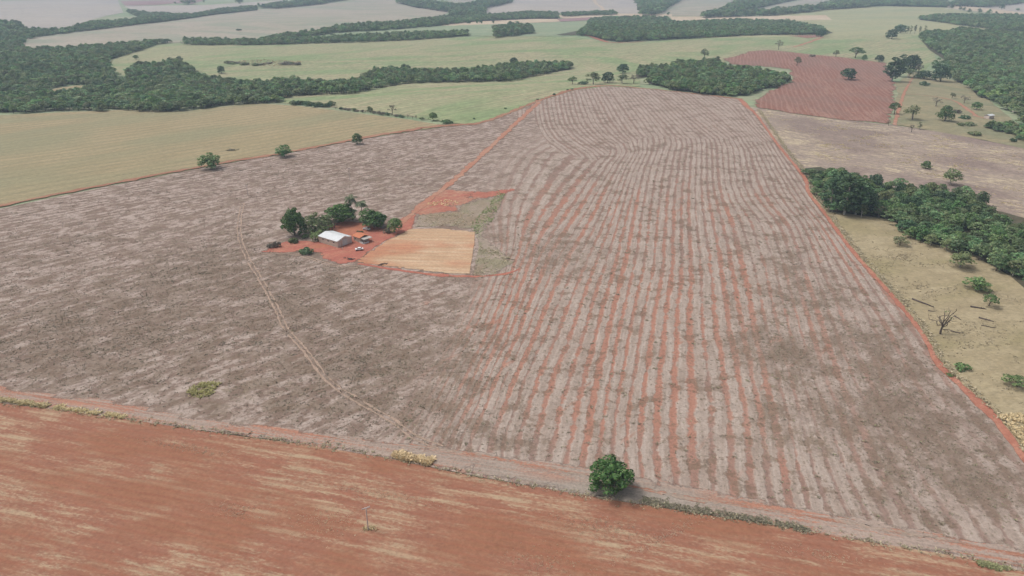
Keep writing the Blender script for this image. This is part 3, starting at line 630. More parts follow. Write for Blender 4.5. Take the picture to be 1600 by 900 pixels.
def plant(kind, x, y, W, H, label, group=None, cat=None, v=None):
    cm, tm, w0, h0 = PROTO[kind][prs.randint(3) if v is None else v]
    z = float(terrain(x, y))+lift(2, x, y)
    e = empty(NAMES[kind], (x, y, float(z)), prs.uniform(0, 6.28), (W/w0, W/w0, H/h0))
    obj('crown', cm, e); obj('trunk', tm, e)
    tag(e, label, cat or ('shrub' if 'shrub' in kind else 'tree'), group)
    return e
def plant_px(kind, px, py, wpx, hpx, label, group=None, v=None):
    """a tree by the foot and apparent size it has in the photograph"""
    p = at1(px, py); m = mpp(p); a = math.atan2(CAM_H-p[2], math.hypot(p[0], p[1]))
    W = wpx*m; ap = hpx*m
    H = max((ap - .55*W*math.sin(a))/math.cos(a), .45*W*.6, .8); W *= 1.1
    p = p + np.array([p[0], p[1], 0])/np.hypot(p[0], p[1])*W*.18
    return plant(kind, p[0], p[1], W, H, label, group, None, v)

TREES = [
 ('mango', 952, 771, 68, 62, 'large round dark green tree standing alone on the lower field edge'),
 ('mango', 461, 370, 36, 45, 'tall dark green tree at the left end of the farmyard grove'),
 ('obush', 498, 364, 46, 35, 'grey green bushy tree behind the banana clump'),
 ('mango', 534, 350, 48, 36, 'wide dark green tree in front of the palms'),
 ('mango', 585, 358, 41, 33, 'dark green dome tree beside the right palm'),
 ('round', 617, 365, 25, 27, 'bright green round tree at the right end of the farmyard'),
 ('gshrub', 606, 365, 13, 12, 'grey leafless shrub against the round farmyard tree'),
 ('bare', 523, 357, 14, 16, 'grey twiggy tree behind the shed'),
 ('oshrub', 459, 380, 18, 12, 'pale olive shrub below the left farmyard tree'),
 ('dshrub', 480, 397, 23, 16, 'dark round shrub standing in the dry grass left of the shed'),
 ('gshrub', 432, 387, 13, 17, 'tall grey brown shrub at the far left of the yard'),
 ('gshrub', 423, 388, 12, 11, 'low grey shrub left of the tall grey brown shrub'),
 ('dshrub', 563, 366, 11, 9, 'small dark clipped bush behind the orange roofed house'),
 ('oshrub', 476, 372, 12, 9, 'small olive bush left of the banana clump'),
 ('broad', 332, 265, 33, 28, 'spreading green tree on the left red track, largest of three'),
 ('broad', 444, 246, 24, 20, 'round topped green tree on the left red track, middle of three'),
 ('round', 558, 226, 17, 18, 'small green tree on the left red track, rightmost of three'),
 ('oshrub', 517, 165, 14, 10, 'taller bush at the right end of the dense hedgerow'),
 ('oshrub', 578, 175, 10, 12, 'upright bush halfway along the thin hedgerow'),
 ('bare', 613, 180, 16, 16, 'grey sparse tree in the thin hedgerow'),
 ('round', 677, 189, 13, 14, 'round dark green tree near the red track junction'),
 ('shrub', 698, 193, 20, 10, 'low bright green bush beside the red track junction'),
 ('umbrella', 895, 132, 15, 13, 'small umbrella tree leftmost on the crest track'),
 ('dshrub', 911, 132, 15, 8, 'dark bush between the crest trees'),
 ('wild', 927, 132, 22, 19, 'olive bushy tree second from the left on the crest'),
 ('dense', 949, 130, 20, 18, 'dark round tree in the middle of the crest track'),
 ('dense', 973, 115, 19, 15, 'dark round tree on the meadow behind the crest'),
 ('wild', 972, 131, 19, 15, 'olive tree right of the crest track bend'),
 ('bare', 990, 131, 20, 16, 'brownish sparse tree beside the small copse'),
 ('dshrub', 866, 149, 5, 5, 'tiny dark bush on the track left of the crest'),
 ('pale', 1100, 92, 14, 15, 'lone pale brown tree behind the small copse'),
 ('bare', 1216, 78, 14, 15, 'dark thin forked tree on the upper edge of the ploughed field'),
 ('pale', 1245, 103, 14, 14, 'small green tree inside the ploughed field, left of two'),
 ('dense', 1325, 125, 25, 18, 'dense dark round tree inside the ploughed field, right of two'),
 ('gshrub', 1269, 89, 9, 6, 'grey bush on the upper edge of the ploughed field'),
 ('pale', 1306, 89, 11, 10, 'small round tree on the upper edge of the ploughed field'),
 ('umbrella', 1336, 91, 25, 18, 'umbrella shaped tree on the upper edge of the ploughed field'),
 ('round', 1350, 95, 9, 9, 'little tree right of the umbrella shaped tree'),
 ('dense', 1373, 97, 14, 11, 'dark bush tree left of the tall dark grove'),
 ('tall', 1393, 128, 29, 38, 'broad tall dark tree at the ploughed field corner'),
 ('tall', 1405, 120, 22, 34, 'tall green tree behind the corner tree'),
 ('dense', 1421, 112, 28, 26, 'dark domed tree in the grove above the pasture track'),
 ('wild', 1419, 122, 17, 14, 'light olive tree at the top of the pasture track'),
 ('bare', 1434, 116, 18, 16, 'grey brown tree in the grove above the pasture track'),
 ('dense', 1443, 124, 26, 14, 'low dark tree at the top of the pasture'),
 ('dense', 1469, 128, 28, 26, 'dark dome tree on the upper pasture edge'),
 ('broad', 1462, 112, 18, 20, 'green tree behind the dark dome tree'),
 ('dshrub', 1444, 134, 14, 10, 'dark shrub below the low dark pasture tree'),
 ('dense', 1393, 61, 19, 15, 'dark round tree alone on the upper right meadow'),
 ('dense', 1406, 52, 21, 13, 'dark tree behind the lone meadow tree'),
 ('dense', 1282, 58, 14, 13, 'dark tree at the right tip of the large wood'),
 ('umbrella', 1397, 179, 19, 20, 'dark spreading tree beside the red ploughed field and track'),
 ('pale', 1425, 188, 30, 24, 'wide grey green tree right of the pasture track'),
 ('bare', 1462, 167, 19, 16, 'sparse tree with pale trunks in the middle of the olive pasture'),
 ('round', 1476, 190, 26, 25, 'green round tree in the middle of the olive pasture'),
 ('dshrub', 1507, 186, 16, 9, 'low green bush right of the round pasture tree'),
 ('round', 1525, 172, 15, 13, 'small dark tree above the orange track bend'),
 ('gshrub', 1495, 177, 14, 8, 'grey bush between pasture trees'),
 ('oshrub', 1501, 197, 11, 8, 'small olive bush left of the low bush pair'),
 ('oshrub', 1517, 197, 20, 9, 'wide olive bush pair in the lower pasture'),
 ('oshrub', 1522, 212, 19, 10, 'olive bush at the bottom of the olive pasture'),
 ('thin', 1436, 203, 9, 12, 'thin sapling below the wide grey green tree'),
 ('bare', 1424, 207, 12, 12, 'twiggy sapling at the lower pasture edge'),
 ('bare', 1388, 197, 8, 9, 'twiggy sapling at the ploughed field corner'),
 ('pale', 1487, 154, 10, 9, 'pale little tree in the upper olive pasture'),
 ('bare', 1506, 162, 16, 14, 'sparse leaning tree near the right wood'),
 ('dshrub', 1583, 222, 10, 9, 'dark bush at the right edge below the thicket'),
 ('round', 1446, 264, 16, 13, 'small bright green tree alone in the grey stubble'),
 ('wild', 1484, 290, 28, 27, 'olive tree rising behind the near wood'),
 ('pale', 1405, 385, 28, 19, 'pale sparse tree on the tan pasture nearest the wood'),
 ('wild', 1499, 420, 38, 30, 'grey olive spreading tree on the tan pasture, second from the wood'),
 ('broad', 1525, 456, 37, 27, 'green spreading tree on the tan pasture, third from the wood'),
 ('umbrella', 1544, 480, 25, 24, 'half bare green tree just below the spreading pasture tree'),
 ('shrub', 1502, 579, 25, 17, 'round green shrub beside the red road'),
 ('umbrella', 1587, 607, 40, 24, 'green flat topped tree at the right edge of the pasture'),
 ('shrub', 1483, 588, 12, 8, 'little bush beside the road left of the round shrub'),
 ('round', 213, 93, 9, 7, 'small tree on the meadow above the left wood'),
 ('dense', 346, 115, 12, 12, 'small dark tree on the meadow beside the left wood'),
 ('dshrub', 373, 48, 9, 4, 'single dark bush on the far stubble slope'),
 ('broad', 290, 66, 8, 9, 'slightly taller tree in the far left hedgerow'),
 ('tall', 632, 112, 7, 12, 'thin tree standing above the stream wood'),
 ('dense', 802, 101, 14, 11, 'dark crown rising above the stream wood'),
]
for k in TREES: plant_px(*k[:5], k[5])
for i, px in enumerate((1417, 1422, 1429, 1436, 1444)):
    plant_px('thin', px, 53, 6, 11+(i % 3), 'slender pale tree in the short row beside the dark meadow tree', 'row of slender trees on the upper right meadow')
for px, py in ((741, 188), (790, 172), (840, 158), (894, 142), (887, 143)):
    plant_px('dshrub', px, py-1.5, 4, 3.5, 'tiny dark bush along the red track below the crest', 'tiny bushes on the track verge')
hs = np.random.RandomState(3)
for i in range(14):
    px = 458+i*4.3; plant_px('dshrub' if i % 3 else 'oshrub', px, 163+i*.42+hs.normal()*.7, 9+hs.rand()*3, 8+hs.rand()*3, 'dark leafy bush in the dense hedgerow above the tan field', 'bushes of the dense hedgerow')
for i in range(22):
    px = 526+i*6.6+hs.normal(); py = 170.5+(px-526)*.127
    plant_px(('gshrub', 'oshrub', 'dshrub', 'bare')[hs.randint(4)], px, py, 6+hs.rand()*4, 4+hs.rand()*4, 'scrubby bush in the thin hedgerow above the tan field', 'bushes of the thin hedgerow')
for i in range(16):
    px = 345+hs.rand()*125; py = 98+hs.rand()*5 + (px-345)*.01
    plant_px(('gshrub', 'oshrub')[hs.randint(2)], px, py, 9+hs.rand()*6, 4+hs.rand()*2, 'low bush of the scrubby patch on the left meadow', 'bushes of the meadow scrub patch')
for px, py, w, h in ((688, 39.5, 5, 6), (698, 39.5, 4, 6), (733, 37.5, 6, 5), (746, 37, 5, 5), (752, 37, 6, 5), (771, 37, 4, 5), (789, 32, 5, 5), (808, 36, 8, 3)):
    plant_px('broad', px, py, w, h, 'tiny far tree on the cream pasture strip', 'far trees on the cream strip')
for px, py, w, h in ((1410, 6, 5, 5), (1424, 6, 5, 5), (1438, 7, 6, 5), (1453, 9, 5, 4), (1475, 12, 5, 5), (1487, 14, 6, 6), (1500, 16, 5, 5), (1506, 17, 5, 5), (1514, 20, 6, 6), (1530, 21, 7, 7), (1545, 22, 8, 7), (1556, 23, 5, 5), (1565, 15, 8, 8), (1590, 17, 6, 4), (1289, 14, 3, 4), (1165, 26, 4, 5), (1044, 24, 6, 5)):
    plant_px('broad', px, py, w, h, 'small far tree along the top right horizon line', 'far trees on the right skyline')
for px, py, w, h in ((294, 7, 22, 9), (319, 4, 4, 4), (375, 6, 12, 8), (274, 6, 4, 3)):
    plant_px('broad', px, py, w, h, 'far bluish tree clump on the top edge left of centre', 'far tree clumps on the left skyline')

# ------------------------------------------------------------------ palms, bananas
def palm(px, py, hpx, label, sd):
    r = np.random.RandomState(sd); p = at1(px, py); m = mpp(p); H = hpx*m/math.cos(.35)
    e = empty('palm_tree', (p[0], p[1], p[2]), r.uniform(0, 6)); tag(e, label, 'palm tree')
    obj('trunk', mesh_np('palm_trunk', *tube([(0, 0, -.3), (.1, 0, H*.4), (.18, .08, H*.8), (.2, .1, H)], [.28, .2, .18, .15]), BARK, smooth=True), e)
    for k in range(18):
        g = k*2.399+r.rand()*.4; el = r.uniform(.0, 1.1); L = r.uniform(4.2, 5.4); V, F = [], []
        n = 9; prev = None; c = np.array([.2, .1, H]); d = np.array([math.cos(g)*math.cos(el), math.sin(g)*math.cos(el), math.sin(el)])
        side = np.array([-math.sin(g), math.cos(g), 0]); pts = []
        for i in range(n):
            pts.append(c.copy()); c = c+d*L/n; d = d+np.array([0, 0, -.23]); d /= np.linalg.norm(d)
        for i in range(n-1):                                   # leaflets drooping to both sides of the rib
            w = 1.35*math.sin(math.pi*(i+1.2)/(n+1))
            for s in (-1, 1):
                a, b = pts[i], pts[i+1]; tip = side*s*w+np.array([0, 0, -.45*w])+(b-a)*.8
                q = len(V); V += [a, a+(b-a)*.75, a+(b-a)*.75+tip, a+tip*.9]; F.append((q, q+1, q+2, q+3))
        obj('frond', mesh_np('palm_frond', V, F, L_palm), e)
palm(551, 344, 33, 'palm tree with ragged fronds, left one behind the grove', 1)
palm(567, 346, 28, 'palm tree with wide drooping fronds, right one behind the grove', 2)
def banana(px, py, sd, H):
    r = np.random.RandomState(sd); p = at1(px, py)
    e = empty('banana_plant', (p[0], p[1], p[2]), r.uniform(0, 6)); tag(e, 'light green banana plant in the clump against the shed', 'banana plant', 'banana plants beside the shed')
    obj('stem', mesh_np('banana_stem', *tube([(0, 0, -.2), (.05, 0, H*.3), (.1, 0, H*.55), (.1, .05, H*.62)], [.18, .15, .12, .08]), L_banana, smooth=True), e)
    for k in range(9):
        g = k*2.399+r.rand(); el = r.uniform(.45, 1.25); L = r.uniform(1.6, 2.3)*H/4; c = np.array([.1, .05, H*.6]); d = np.array([math.cos(g)*math.cos(el), math.sin(g)*math.cos(el), math.sin(el)])
        s = np.array([-math.sin(g), math.cos(g), 0]); V, F = [], []
        for i in range(6):
            w = .36*math.sin(math.pi*(i+.6)/6.6); V += [c-s*w+np.array([0, 0, -.1]), c.copy(), c+s*w+np.array([0, 0, -.1])]
            c = c+d*L/5; d = d+np.array([0, 0, -.3]); d /= np.linalg.norm(d)
        for i in range(5): F += [(3*i, 3*i+1, 3*i+4, 3*i+3), (3*i+1, 3*i+2, 3*i+5, 3*i+4)]
        obj('leaf', mesh_np('banana_leaf', V, F, L_banana), e)
for i, (bx, by) in enumerate(((489, 378), (493, 376.5), (497, 378), (501, 376), (494, 373.5), (499, 372), (504, 370), (509, 366), (515, 363.5), (489, 374), (520, 362))): banana(bx, by, i+40, 4.0+(i % 3)*.5)

# ------------------------------------------------------------------ near wood: every tree its own object
def scatter(poly, sp, hgt, sd, jit=.42, off=.55, full=True):
    """ground points spaced about sp metres whose crowns fall inside an outline of the photograph"""
    r = np.random.RandomState(sd); P = np.array(poly, float)
    lo, hi = P.min(0), P.max(0)
    c = at([lo[0], hi[0], lo[0], hi[0]], [lo[1], lo[1], hi[1]+25, hi[1]+25])
    x0, x1, y0, y1 = c[:, 0].min(), c[:, 0].max(), c[:, 1].min()*.97, c[:, 1].max()*1.02
    gx, gy = np.meshgrid(np.arange(x0, x1, sp), np.arange(y0, y1, sp*.9)); gx = gx.copy(); gx[1::2] += sp/2
    gx = gx.ravel()+r.normal(size=gx.size)*sp*jit*.6; gy = gy.ravel()+r.normal(size=gy.size)*sp*jit*.6
    px, py = raster(gx, gy, terrain(gx, gy)+hgt*off); k = inside(P, px, py)
    if full:
        k = inside(P, *raster(gx, gy, terrain(gx, gy)+hgt*.9)) & inside(P, *raster(gx, gy, terrain(gx, gy)+hgt*.12))
    return np.stack([gx[k], gy[k]], -1)
NEAR = [(1249, 258), (1282, 255), (1300, 262), (1340, 270), (1370, 280), (1395, 290), (1410, 282), (1430, 292), (1455, 290), (1485, 298), (1515, 294), (1540, 308), (1540, 322), (1565, 334), (1600, 344), (1680, 372), (1680, 480), (1602, 455), (1580, 436), (1560, 424), (1530, 408), (1500, 398), (1470, 388), (1440, 378), (1415, 368), (1400, 350), (1380, 345), (1345, 340), (1300, 334), (1290, 322), (1276, 305), (1268, 296), (1264, 280)]
wr = np.random.RandomState(11)
pts = scatter(NEAR, 6.9, 6.5, 21)
edge_w = np.array(NEAR, float)
for x, y in pts:
    q = wr.rand(); k = 'broad' if q < .34 else 'woody' if q < .68 else 'wild' if q < .86 else 'dense'
    if wr.rand() < .05: k = 'bare' if wr.rand() < .6 else 'pale'
    W = wr.uniform(7.2, 11.); H = wr.uniform(5.0, 9.2)
    px, py = raster(x, y, 0.)
    if px > 1600+90: continue
    lo = px < 1290
    if lo: W *= .8; H *= .6
    ln = np.interp(px, [1250, 1290, 1345, 1400, 1440, 1500, 1560, 1600, 1680], [296, 336, 346, 358, 386, 404, 430, 462, 492]); lu = np.interp(px, [1250, 1300, 1400, 1500, 1600, 1680], [264, 284, 304, 318, 356, 386])
    zone = 'in the front row of the near wood' if py > ln-.3*(ln-lu) else 'in the back row of the near wood' if py < lu+.3*(ln-lu) else 'in the middle of the near wood'
    end = 'near the red road' if px < 1330 else 'near the wood corner' if px < 1430 else 'left of the right edge' if px < 1530 else 'at the right edge'
    lab = {'broad': 'bright green', 'woody': 'dull green', 'wild': 'olive green', 'dense': 'dark green', 'bare': 'grey leafless', 'pale': 'pale dry'}[k]+' tree '+zone+', '+end
    plant(k, x, y, W, H, lab, lab.replace(' tree ', ' trees '))
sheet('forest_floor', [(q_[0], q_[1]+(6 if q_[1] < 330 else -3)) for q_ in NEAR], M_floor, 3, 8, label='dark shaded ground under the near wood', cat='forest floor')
for i, (px, py, w, h) in enumerate(((1296, 332, 34, 58), (1318, 338, 42, 68), (1336, 338, 40, 62), (1308, 322, 36, 58), (1352, 336, 30, 46))):
    plant_px('tall', px, py, w, h, ['tall dark tree at the left end of the near wood', 'tallest dark tree of the near wood', 'tall dark tree right of the tallest one', 'tall dark tree behind the left end of the near wood', 'tall tree with pale trunk where the near wood turns'][i])

# ------------------------------------------------------------------ far woods: uncountable masses of trees
WC = bpy.data.collections.new('woodland_tree_kinds')
for s in range(6):
    kind = ('woody', 'woody', 'broad', 'wild', 'broad', 'wild')[s]
    r = np.random.RandomState(200+s); W, H = 9., 10.5
    B = []
    for i in range(15):
        z = r.uniform(0, 1)**.7; g = r.uniform(0, 6.28); rr = math.sqrt(max(0, 1-z*z))*.78
        k = 4.5*.36*r.uniform(.8, 1.3); B.append((math.cos(g)*rr*4.1, math.sin(g)*rr*4.1, 3.0+z*5.2, k, k, k*.8))
    V, F = puff(B, 26, 1.05, r, .4); Vt, Ft = tube([(0, 0, -.5), (.1, 0, 2), (0, .1, 4), (0, 0, 6)], [.3, .22, .18, .1])
    Vj, Fj = join([(V, F), (Vt, Ft)])
    me = mesh_np('woodland_kind', Vj, Fj, [{'woody': L_wood, 'broad': L_broad2, 'wild': L_olive, 'dense': L_dark}[kind], BARK], np.array([0]*len(F)+[1]*len(Ft)))
    WC.objects.link(bpy.data.objects.new('woodland_kind', me))
def scatter_group():
    ng = bpy.data.node_groups.new('woodland_scatter', 'GeometryNodeTree')
    ng.interface.new_socket('Geometry', in_out='INPUT', socket_type='NodeSocketGeometry'); ng.interface.new_socket('Geometry', in_out='OUTPUT', socket_type='NodeSocketGeometry')
    n, l = ng.nodes, ng.links
    gi, go = n.new('NodeGroupInput'), n.new('NodeGroupOutput'); ip = n.new('GeometryNodeInstanceOnPoints'); ci = n.new('GeometryNodeCollectionInfo')
    ci.inputs['Collection'].default_value = WC; ci.inputs['Separate Children'].default_value = True; ci.inputs['Reset Children'].default_value = True
    def na(nm, ty):
        a = n.new('GeometryNodeInputNamedAttribute'); a.data_type = ty; a.inputs['Name'].default_value = nm; return a.outputs['Attribute']
    l.new(gi.outputs[0], ip.inputs['Points']); l.new(ci.outputs[0], ip.inputs['Instance']); ip.inputs['Pick Instance'].default_value = True
    l.new(na('idx', 'INT'), ip.inputs['Instance Index']); l.new(na('rot', 'FLOAT_VECTOR'), ip.inputs['Rotation']); l.new(na('scl', 'FLOAT_VECTOR'), ip.inputs['Scale'])
    l.new(ip.outputs[0], go.inputs[0]); return ng
NG = scatter_group()
def woodland(poly, sp, hgt, label, sd, holes=(), floor=True, full=False):
    P = scatter(poly, sp, hgt, sd, full=full)
    for h in holes:
        px, py = raster(P[:, 0], P[:, 1], terrain(P[:, 0], P[:, 1])); P = P[~inside(h, px, py)]
    r = np.random.RandomState(sd+1); n = len(P)
    me = bpy.data.meshes.new('woodland'); me.vertices.add(n)
    z = terrain(P[:, 0], P[:, 1])+lift(1, P[:, 0], P[:, 1])
    me.vertices.foreach_set('co', np.column_stack([P, z]).astype(np.float32).ravel())
    a = me.attributes.new('idx', 'INT', 'POINT'); a.data.foreach_set('value', r.randint(0, 6, n).astype(np.int32))
    a = me.attributes.new('rot', 'FLOAT_VECTOR', 'POINT'); a.data.foreach_set('vector', np.column_stack([0*z, 0*z, r.uniform(0, 6.28, n)]).astype(np.float32).ravel())
    w = sp/6.4*np.where(r.rand(n) < .12, 1.55, 1)*r.uniform(.6, 1.2, n); s = np.column_stack([w, w, hgt/10.5*r.uniform(.60, 1.40, n)])
    a = me.attributes.new('scl', 'FLOAT_VECTOR', 'POINT'); a.data.foreach_set('vector', s.astype(np.float32).ravel())
    o = obj('woodland', me); m = o.modifiers.new('scatter', 'NODES'); m.node_group = NG
    tag(o, label, 'woodland', None, 'stuff')
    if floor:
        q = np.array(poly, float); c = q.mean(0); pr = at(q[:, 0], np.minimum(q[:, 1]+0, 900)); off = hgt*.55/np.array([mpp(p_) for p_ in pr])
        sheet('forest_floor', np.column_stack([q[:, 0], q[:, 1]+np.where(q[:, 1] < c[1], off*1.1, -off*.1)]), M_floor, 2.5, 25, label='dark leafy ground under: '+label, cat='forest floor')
W_LEFT = [(-160, 60), (0, 54), (22, 54), (44, 58), (32, 72), (50, 74), (75, 73), (140, 69), (200, 65), (250, 60), (300, 63), (245, 69), (220, 78), (195, 85), (175, 92), (167, 97), (174, 107), (190, 122), (204, 101), (217, 95), (240, 97), (265, 92), (280, 90), (300, 103), (306, 114), (340, 118), (352, 120), (400, 124), (420, 125), (445, 124), (440, 145), (430, 155), (440, 158), (400, 162), (370, 162), (340, 164), (310, 169), (280, 173), (205, 174), (195, 169), (175, 169), (165, 173), (110, 171), (30, 176), (0, 175), (-160, 178)]
CLEAR = [(66, 146), (82, 138), (112, 133), (144, 132), (134, 144), (88, 149)]
woodland(W_LEFT, 7.6, 7.5, 'big bushy green wood filling the left middle distance', 31, [CLEAR], floor=False, full=True)
woodland([(425, 126), (460, 123), (500, 128), (550, 126), (575, 119), (582, 109), (610, 107), (632, 104), (642, 109), (700, 110), (750, 107), (775, 103), (800, 99), (850, 98), (890, 98), (893, 104), (870, 107), (800, 122), (700, 124), (640, 125), (600, 130), (550, 141), (500, 142), (450, 145), (432, 152)], 7.0, 8, 'dark stream wood winding across the green meadow', 32)
woodland([(993, 109), (1001, 102), (1020, 100), (1050, 98), (1060, 93), (1122, 91), (1132, 100), (1150, 102), (1180, 104), (1234, 115), (1237, 124), (1220, 134), (1193, 139), (1172, 147), (1155, 150), (1100, 147), (1050, 140), (1012, 130), (1016, 120), (996, 118)], 7.0, 8, 'dense green copse touching the crest of the striped field', 33, full=True)
woodland([(868, 55), (885, 52), (905, 48), (915, 40), (922, 29), (945, 26), (990, 24), (1040, 26), (1052, 33), (1100, 31), (1165, 29), (1200, 31), (1238, 31), (1280, 40), (1302, 52), (1290, 54), (1200, 54), (1100, 58), (1050, 61), (965, 65), (942, 62), (916, 55), (880, 56)], 8.8, 9.5, 'large rounded wood behind the green meadow, centre right', 34, full=True)
woodland([(1434, 53), (1448, 46), (1480, 47), (1503, 42), (1560, 47), (1600, 50), (1720, 56), (1720, 230), (1600, 212), (1597, 185), (1560, 160), (1528, 152), (1508, 128), (1497, 130), (1487, 120), (1478, 112), (1480, 92), (1465, 82), (1452, 74), (1440, 60)], 8.0, 8.5, 'large dark green wood along the right edge', 35, full=True)
woodland([(1540, 194), (1560, 189), (1600, 196), (1680, 206), (1680, 240), (1600, 217), (1580, 207), (1558, 201)], 6, 5, 'low thicket below the small white roof', 36)
woodland([(1435, 28), (1460, 24), (1500, 23), (1560, 24), (1700, 24), (1700, 46), (1600, 46), (1560, 44), (1500, 36), (1455, 30)], 9.5, 10, 'bluish wood strip on the right meadow', 37)
woodland([(195, 15), (230, 20), (300, 23), (345, 14), (400, 9), (402, 14), (340, 20), (300, 26), (240, 33), (160, 42), (100, 49), (60, 54), (44, 57), (24, 54), (0, 53), (-160, 60), (-160, 46), (0, 50), (40, 45), (90, 46), (115, 41), (140, 35), (205, 31), (222, 27)], 9.5, 9, 'bluish tree belt behind the far left stubble', 38)
woodland([(-160, 36), (0, 35), (30, 34), (33, 45), (0, 49), (-160, 49)], 12, 12, 'far bluish wood block on the left edge', 39)
woodland([(400, 67), (410, 61), (440, 55), (460, 60), (540, 55), (640, 51), (700, 49), (730, 48), (732, 53), (640, 60), (560, 63)], 8, 7.5, 'hedgerow between the stubble slope and the fresh green strip', 40)
woodland([(290, 60), (400, 61), (412, 68), (290, 68)], 8, 6, 'thin hedge below the stubble slope', 41, floor=False)
woodland([(412, 61), (440, 54), (500, 47), (540, 38), (600, 36), (650, 31), (700, 25), (760, 23), (830, 18), (872, 20), (872, 27), (830, 27), (740, 31), (680, 38), (600, 44), (540, 47), (450, 57)], 9, 9, 'second hedgerow wood behind the fresh green strip', 42)
woodland([(772, 42), (800, 38), (830, 40), (832, 48), (800, 52), (774, 55)], 10, 11, 'small grey green plantation in the green strip', 43)
woodland([(618, 1), (680, 4), (710, 8), (740, 6), (760, -4), (800, -8), (800, 1), (758, 10), (756, 20), (735, 24), (700, 25), (712, 17), (650, 8)], 14, 16, 'far bluish wood at the top centre', 44)
woodland([(988, -4), (1070, -6), (1043, 9), (1030, 20), (1000, 20), (999, 6)], 14, 16, 'far blue wood between two pale fields at the top', 45)
woodland([(1098, 21), (1122, 15), (1148, 5), (1152, -4), (1260, -6), (1190, 8), (1164, 16), (1196, 17), (1250, 12), (1300, 4), (1360, -2), (1480, 2), (1480, 8), (1380, 6), (1300, 11), (1210, 20), (1100, 24)], 14, 15, 'far blue wood band on the top right', 46)
woodland([(400, 9), (470, 2), (520, -5), (560, -6), (500, 4), (430, 11)], 12, 13, 'thin far tree belt at the top left', 47)
woodland([(875, 20), (960, 17), (965, 21), (880, 24)], 10, 8, 'thin far hedge under the white track', 48, floor=False)
woodland([(1480, 6), (1540, -4), (1700, -6), (1700, 4), (1600, 2), (1545, 8)], 15, 16, 'far blue wood in the top right corner', 49)

# ------------------------------------------------------------------ farm buildings
def box(bm_parts, x0, x1, y0, y1, z0, z1):
    V = np.array([(x, y, z) for z in (z0, z1) for x, y in ((x0, y0), (x1, y0), (x1, y1), (x0, y1))], float)
    F = np.array([(0, 3, 2, 1), (4, 5, 6, 7), (0, 1, 5, 4), (1, 2, 6, 5), (2, 3, 7, 6), (3, 0, 4, 7)]); bm_parts.append((V, F))
def prism(bm_parts, prof, y0, y1):
    """profile in x,z pushed along y (quads and fans of a convex profile)"""
    n = len(prof); V = np.array([(p[0], y, p[1]) for y in (y0, y1) for p in prof], float); F = []
    for i in range(n): F.append((i, (i+1) % n, n+(i+1) % n, n+i))
    for b in (0, n):
        for i in range(1, n-1):
            F.append((b, b+i, b+i+1, b+i+1))
    bm_parts.append((V, np.array(F)))
def part(name, parts, mat, parent, label=None):
    V, F = join(parts); bm = bmesh.new(); vs_ = [bm.verts.new(v) for v in V]
    for f in F:
        u = list(dict.fromkeys(f))
        try: bm.faces.new([vs_[i] for i in u])
        except ValueError: pass
    bmesh.ops.recalc_face_normals(bm, faces=bm.faces)
    me = bpy.data.meshes.new(name); bm.to_mesh(me); bm.free(); me.materials.append(mat)
    o = obj(name, me, parent)
    if label: o['label'] = label
    return o
M_white = plain('white_sheet_metal', (.55, .565, .57), .5, .4, var=.22, scale=.5)
M_wall = plain('beige_wall', (.50, .42, .34), .9, .1, var=.12, scale=1.2)
M_wall2 = plain('pinkish_plaster', (.56, .47, .42), .9, .1, var=.12, scale=1.2)
M_tile = plain('orange_roof_tiles', (.46, .17, .09), .85, .2, var=.25, scale=2.5)
M_trim = plain('grey_trim', (.40, .37, .34), .8, .2)
M_glass = plain('dark_glass', (.02, .025, .03), .12, .6, var=.3)
M_steel = plain('weathered_steel', (.34, .33, .32), .5, .5)
M_rubber = plain('tyre_rubber', (.02, .02, .02), .9, .1)
M_paint = plain('white_car_paint', (.78, .79, .80), .25, .6, var=.04)
M_wood = plain('weathered_timber', (.42, .35, .30), .9, .1, var=.25, scale=2)

def house_frame(pa, pb, name):
    a, b = at1(*pa), at1(*pb); ang = math.atan2(b[1]-a[1], b[0]-a[0])
    e = empty(name, (a[0], a[1], a[2]+lift(3, a[0], a[1])-.1), ang); return e, float(np.hypot(b[0]-a[0], b[1]-a[1]))
# shed: x runs along the front gable, y back along the long side
e, W = house_frame((528.5, 387.5), (549, 379.5), 'shed')
tag(e, 'white roofed farm shed with large white sliding door', 'shed'); e.scale = (1, 1, .80)
W, L, EH, RH = 9.4, 14.5, 4.3, 5.7
for k in range(9):                                             # board courses of the long side walls, each set slightly in and out
    z0, z1 = k*EH/9, (k+1)*EH/9-.03; o_ = .02*(k % 2)
    part('wall_board', [join(q) for q in [(lambda L_: (box(L_, -.12-o_, 0, .2, L-.1, z0, z1), L_)[1])([])]], M_wall if k % 4 else M_wall2, e)
p = []; box(p, .003, .14, .15, L-.05, 0, EH-.05); part('side_wall', p, M_trim, e)
p = []; box(p, W-.14, W, .15, L-.05, 0, EH-.05); part('side_wall', p, M_wall2, e)
p = []; prism(p, [(.15, 0), (W-.15, 0), (W-.15, EH), (W/2, RH-.15), (.15, EH)], L-.16, L-.04); part('back_wall', p, M_wall2, e)
p = []; prism(p, [(-.1, 0), (2.55, 0), (2.55, 4.55), (-.1, EH+.2)], 0, .14); part('front_wall', p, M_wall2, e)
p = []; prism(p, [(6.35, 0), (W+.1, 0), (W+.1, EH+.2), (6.35, 4.9)], 0, .14); part('front_wall', p, M_wall2, e)
p = []; prism(p, [(2.56, 4.4), (6.34, 4.4), (W/2+1.64, 5.6), (W/2, RH+.45), (W/2-2.1, 5.3)], .002, .14); part('gable', p, M_wall2, e)
p = []; box(p, 2.7, 6.3, -.12, -.02, .08, 4.35); d = part('sliding_door', p, M_white, e)
for k in range(4):
    p = []; box(p, 2.75+k*.9, 2.80+k*.9, -.17, -.122, .1, 4.3); part('door_rib', p, M_trim, d)
